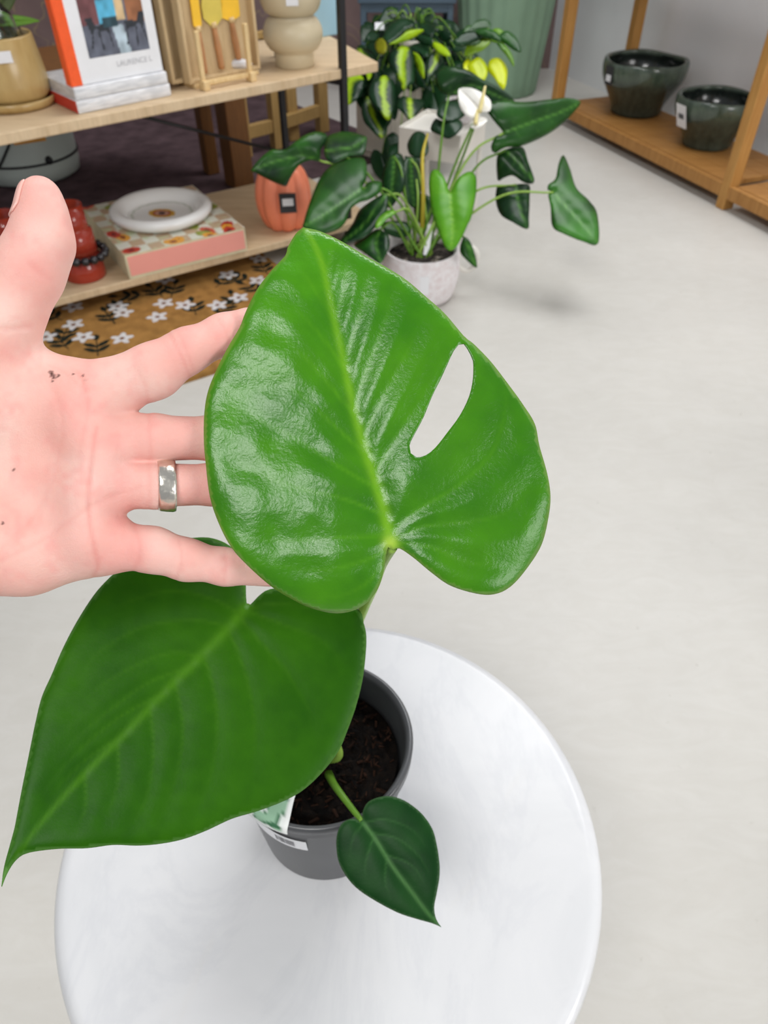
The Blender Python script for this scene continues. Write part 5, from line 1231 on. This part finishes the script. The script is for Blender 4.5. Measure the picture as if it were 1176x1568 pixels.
PA_, PB_ = (0.003, 0.022, 0.007), (0.008, 0.044, 0.013)
LA_, LB_ = (0.26, 0.44, 0.004), (0.38, 0.54, 0.008)
phl = [ # outline, midrib, order, streak half-width in pixels (0 none, -1 an all-lime leaf)
    (zF([(600, 522), (540, 512), (440, 560), (400, 640), (410, 720), (460, 800), (520, 900), (570, 1010), (640, 965), (690, 920), (702, 800), (692, 650), (670, 560), (640, 522)]), zF([(575, 530), (545, 700), (555, 850), (570, 1005)]), 9, 7),
    (zF([(672, 585), (740, 615), (790, 700), (806, 800), (800, 885), (760, 840), (720, 760), (700, 680)]), zF([(680, 592), (745, 690), (785, 790), (800, 880)]), 8, -1),
    (zG([(800, 458), (740, 490), (718, 560), (740, 612), (790, 670), (842, 722), (880, 650), (892, 560), (872, 490), (830, 455)]), zG([(812, 462), (810, 550), (820, 640), (840, 718)]), 10, 6),
    (zG([(720, 575), (680, 640), (690, 720), (730, 772), (803, 832), (840, 760), (862, 715), (820, 685), (760, 632)]), zG([(715, 585), (745, 680), (780, 750), (802, 828)]), 7, 3),
    (zG([(585, 442), (640, 428), (692, 470), (692, 540), (660, 592), (590, 634), (578, 600), (575, 500)]), zG([(680, 450), (625, 480), (600, 560), (590, 628)]), 6, 9),
    (zG([(890, 612), (928, 576), (980, 590), (1048, 598), (1056, 636), (1010, 692), (985, 742), (940, 690), (900, 650)]), zG([(970, 590), (972, 640), (980, 700), (985, 738)]), 12, 4),
    (zF([(408, 500), (520, 428), (620, 350), (760, 328), (802, 345), (740, 392), (660, 442), (540, 482)]), zF([(800, 345), (660, 385), (530, 450), (412, 498)]), 9, -1),
    (zF([(350, 402), (420, 250), (560, 205), (680, 230), (702, 290), (600, 330), (500, 432), (400, 490)]), zF([(690, 250), (560, 290), (450, 390), (370, 440)]), 6, 0),
    (zF([(830, 705), (860, 620), (940, 568), (1010, 640), (1032, 720), (960, 800), (880, 880), (830, 960)]), zF([(955, 590), (930, 690), (880, 800), (832, 955)]), 7, 2.5),
    (zF([(1060, 738), (960, 780), (925, 880), (950, 980), (1020, 1052), (1130, 1040), (1185, 980), (1190, 880), (1180, 800)]), zF([(1070, 1045), (1050, 950), (1060, 840), (1062, 745)]), 9, 0),
    (zF([(250, 490), (310, 430), (372, 470), (382, 560), (330, 612), (270, 580)]), zF([(310, 435), (315, 520), (328, 605)]), 8, -2),
    (zF([(888, 470), (980, 490), (1060, 550), (1102, 622), (1040, 632), (960, 590), (910, 530)]), zF([(892, 474), (980, 540), (1050, 590), (1100, 622)]), 8, -1),
    (zF([(750, 280), (850, 238), (930, 290), (922, 370), (850, 402), (790, 345)]), zF([(760, 285), (850, 320), (915, 360)]), 5, 0),
    (zF([(960, 400), (1000, 340), (1080, 348), (1112, 430), (1040, 472), (980, 450)]), zF([(985, 360), (1030, 410), (1100, 440)]), 5, 0),
    (zF([(150, 402), (220, 338), (300, 400), (270, 472), (180, 462)]), zF([(285, 400), (220, 410), (155, 410)]), 5, 0),
    (zF([(640, 520), (760, 480), (860, 520), (840, 640), (760, 600), (690, 570)]), zF([(650, 522), (740, 530), (835, 620)]), 5, 0),
    (zF([(700, 420), (800, 400), (900, 440), (880, 520), (780, 500)]), zF([(710, 430), (790, 455), (880, 500)]), 6, 0),
    (zF([(700, 760), (800, 880), (830, 980), (760, 985), (700, 940)]), zF([(705, 770), (760, 880), (800, 975)]), 4, 0),
    (zH([(580, 300), (620, 200), (720, 180), (840, 200), (830, 280), (750, 345), (660, 350)]), zH([(665, 185), (690, 260), (700, 345)]), 10, 0),
    (zH([(530, 420), (570, 330), (640, 350), (760, 335), (792, 400), (690, 492), (600, 462)]), zH([(570, 340), (640, 410), (690, 488)]), 8, 0),
    (zH([(340, 535), (400, 440), (480, 450), (512, 540), (502, 622), (430, 652), (360, 622)]), zH([(450, 448), (440, 540), (430, 648)]), 8, 0),
    (zH([(200, 640), (290, 618), (335, 760), (315, 905), (200, 905), (150, 760)]), zH([(230, 630), (235, 760), (240, 900)]), 9, 1.6),
    (zH([(300, 725), (400, 660), (442, 700), (442, 905), (330, 905)]), zH([(385, 670), (390, 780), (385, 900)]), 8, 0),
    (zH([(180, 560), (300, 528), (335, 620), (300, 682), (200, 652)]), zH([(295, 535), (250, 600), (205, 650)]), 7, 0),
    (zF([(40, 560), (130, 540), (240, 600), (260, 720), (200, 800), (120, 720)]), zF([(60, 560), (150, 640), (205, 790)]), 3, 3),
    (zF([(150, 780), (210, 780), (215, 850), (180, 900), (160, 860)]), zF([(180, 782), (185, 840), (182, 896)]), 5, -1)]
for i, (ol_, md_, od_, st_w) in enumerate(phl):
    dd_ = pdp - 0.10 - 0.012 * od_
    if i in (9, 18, 19, 20, 21, 22): dd_ = 2.36 - 0.008 * (i % 5)
    c_a, c_b = (LA_, LB_) if st_w == -1 else (((0.14, 0.15, 0.004), (0.24, 0.24, 0.006)) if st_w == -2 else (PA_, PB_))
    tleaf(ol_, md_, dd_, dd_ - 0.03, c_a, c_b, ph, 200 + i, None, (0.34, 0.52, 0.008) if st_w > 0 else None, max(0, st_w), 1.0, 0.02 * math.sin(i * 2.0))
D_ = pdp - 0.06
ctr = pp + np.array([0, 0, 0.16])
fill = [(a, b, w_ * 1.35, kd) for (a, b, w_, kd) in pothos if kd == 1]
fr = random.Random(3)
for k in range(26):
    fx, fy = fr.uniform(560, 712), fr.uniform(34, 150)
    fill.append(((fx, fy), (fx + fr.uniform(-22, 22), fy + fr.uniform(24, 48)), fr.uniform(0.085, 0.12), 1))
for i, (a, b, w_, kd) in enumerate(fill):
    da = D_ + 0.05 * math.sin(i * 1.7); pa, pb = P(*a, da), P(*b, da - 0.02)
    heart(pa, pb, w_, N0 + np.array([0.25 * math.sin(i * 2.1), 0, 0.15 * math.cos(i)]), PD if kd < 2 else LM, None, LM if kd == 0 else None, .10, .12, .22, 'leaf', ph, seed=200 + i, nth=32, nr=6)
    V, Fc = tube([ctr + np.array([0.04 * math.sin(i), 0.03 * math.cos(i), -0.06]), (ctr + pa) / 2 + np.array([0, 0, 0.05]), pa], 0.0025, 6, 10); mesh('stem', V, Fc, M['stem_pale' if i % 3 == 0 else 'stem'], ph)
sticker('price_sticker', P(581, 40, D_ - 0.04), N0, 0.036, 0.030, ph)
# cream plant table with lime philodendron
pa_ = onz(722, 350); 
tl = thing('plant_table', 'small cream metal plant table on thin legs behind the anthurium', 'table', onz(700, 262))
ht_ = 0.30
ht_ = 0.31
f_r = onz(727, 322); nc_ = onz(700, 250, 0.226); ax_ = f_r - nc_; ax_[2] = 0; TL = float(np.linalg.norm(ax_)); ax_ /= TL; ay_ = np.array([-ax_[1], ax_[0], 0]); TW_ = 0.20
top_c = lambda a, b, z: np.array([*(f_r + ax_ * a + ay_ * b)[:2], z])
for a, b in ((0, 0), (-TL, 0), (0, TW_), (-TL, TW_)):
    V, Fc = beam(top_c(a, b, 0.0), top_c(a, b, ht_), 0.014, 0.014, bevel=0.002); mesh('leg', V, Fc, M['cream_metal'], tl, False)
e_ = 0.009
for (a0, b0_, a1, b1_) in ((-TL - e_, -e_, e_, -e_), (e_, -e_, e_, TW_ + e_), (-TL - e_, -e_, -TL - e_, TW_ + e_), (-TL - e_, TW_ + e_, e_, TW_ + e_)):
    V, Fc = beam(top_c(a0, b0_, ht_ - 0.040), top_c(a1, b1_, ht_ - 0.040), 0.004, 0.088, bevel=0.001); mesh('side_panel', V, Fc, M['cream_metal'], tl, False)
V, Fc = prism([top_c(-TL - e_, -e_, 0)[:2], top_c(e_, -e_, 0)[:2], top_c(e_, TW_ + e_, 0)[:2], top_c(-TL - e_, TW_ + e_, 0)[:2]], ht_ - 0.012, ht_ - 0.006, 0.001); mesh('tray', V, Fc, M['cream_metal'], tl, False)
lp_ = top_c(-0.055, 0.065, ht_ - 0.006)
lm = thing('potted_lime_philodendron', 'small lime yellow philodendron in a white pot beside the sage planter', 'potted plant', lp_)
V, Fc = lathe([(0.0, 0.0), (0.034, 0.0), (0.038, 0.008), (0.046, 0.07), (0.042, 0.072), (0.034, 0.02), (0, 0.015)], lp_, 48); mesh('pot', V, Fc, M['pot_white'], lm)
V, Fc = lathe([(0, 0.064), (0.038, 0.062), (0.0425, 0.060)], lp_, 40); mesh('soil', V, Fc, M['soil'], lm)
LD_ = float((lp_ - np.array([0, 0, CH])) @ np.array([0, CP, -SP])) - 0.14
for i, (ol_, md_, cA, cB) in enumerate((
    (zC([(415, 330), (398, 372), (440, 420), (482, 432), (507, 390), (500, 340), (460, 303)]), zC([(440, 308), (465, 360), (480, 428)]), (0.42, 0.52, 0.002), (0.52, 0.60, 0.004)),
    (zC([(520, 318), (508, 372), (540, 412), (592, 474), (612, 400), (606, 350), (570, 308)]), zC([(535, 312), (565, 380), (590, 468)]), (0.50, 0.58, 0.002), (0.60, 0.66, 0.004)),
    (zC([(568, 188), (610, 163), (660, 200), (686, 272), (640, 262), (590, 222)]), zC([(580, 180), (630, 215), (682, 268)]), DGB, MGB),
    (zC([(555, 228), (600, 238), (640, 300), (647, 354), (612, 302)]), zC([(562, 230), (605, 270), (645, 350)]), MGB, (0.10, 0.22, 0.01)),
    (zC([(330, 220), (380, 170), (450, 165), (480, 200), (420, 230), (370, 250)]), zC([(475, 180), (410, 200), (335, 222)]), DGA, DGB),
    (zC([(440, 170), (500, 150), (560, 175), (580, 220), (520, 205)]), zC([(450, 168), (510, 180), (575, 215)]), DGA, MGB))):
    dd_ = float((lp_ - np.array([0, 0, CH])) @ np.array([0, CP, -SP])) - 0.15 - 0.006 * i
    tleaf(ol_, md_, dd_, dd_ - 0.02, cA, cB, lm, 320 + i, None)
YL = (0.60, 0.66, 0.01)
lct = lp_ + np.array([0, 0, 0.10])
for i, (a, b, w_, c_) in enumerate((((722, 96), (718, 118), .05, YL), ((730, 50), (708, 66), .07, (0.03, 0.10, 0.015)), ((742, 56), (712, 82), .06, (0.16, 0.28, 0.01)), ((748, 44), (720, 44), .07, (0.02, 0.07, 0.015)), ((756, 52), (778, 64), .05, (0.12, 0.26, 0.01)))):
    pa2, pb2 = P(*a, LD_), P(*b, LD_ - 0.02)
    heart(pa2, pb2, w_, N0 + np.array([0.2 * math.sin(i), 0, 0.2]), c_, None, None, .08, .10, .22, 'leaf', lm, seed=300 + i, nth=32, nr=5)
    V, Fc = tube([lct + np.array([0.02 * math.sin(i), 0, -0.05]), (lct + pa2) / 2 + np.array([0, 0, 0.06]), pa2], 0.0022, 6, 10); mesh('stem', V, Fc, M['stem_pale'], lm)
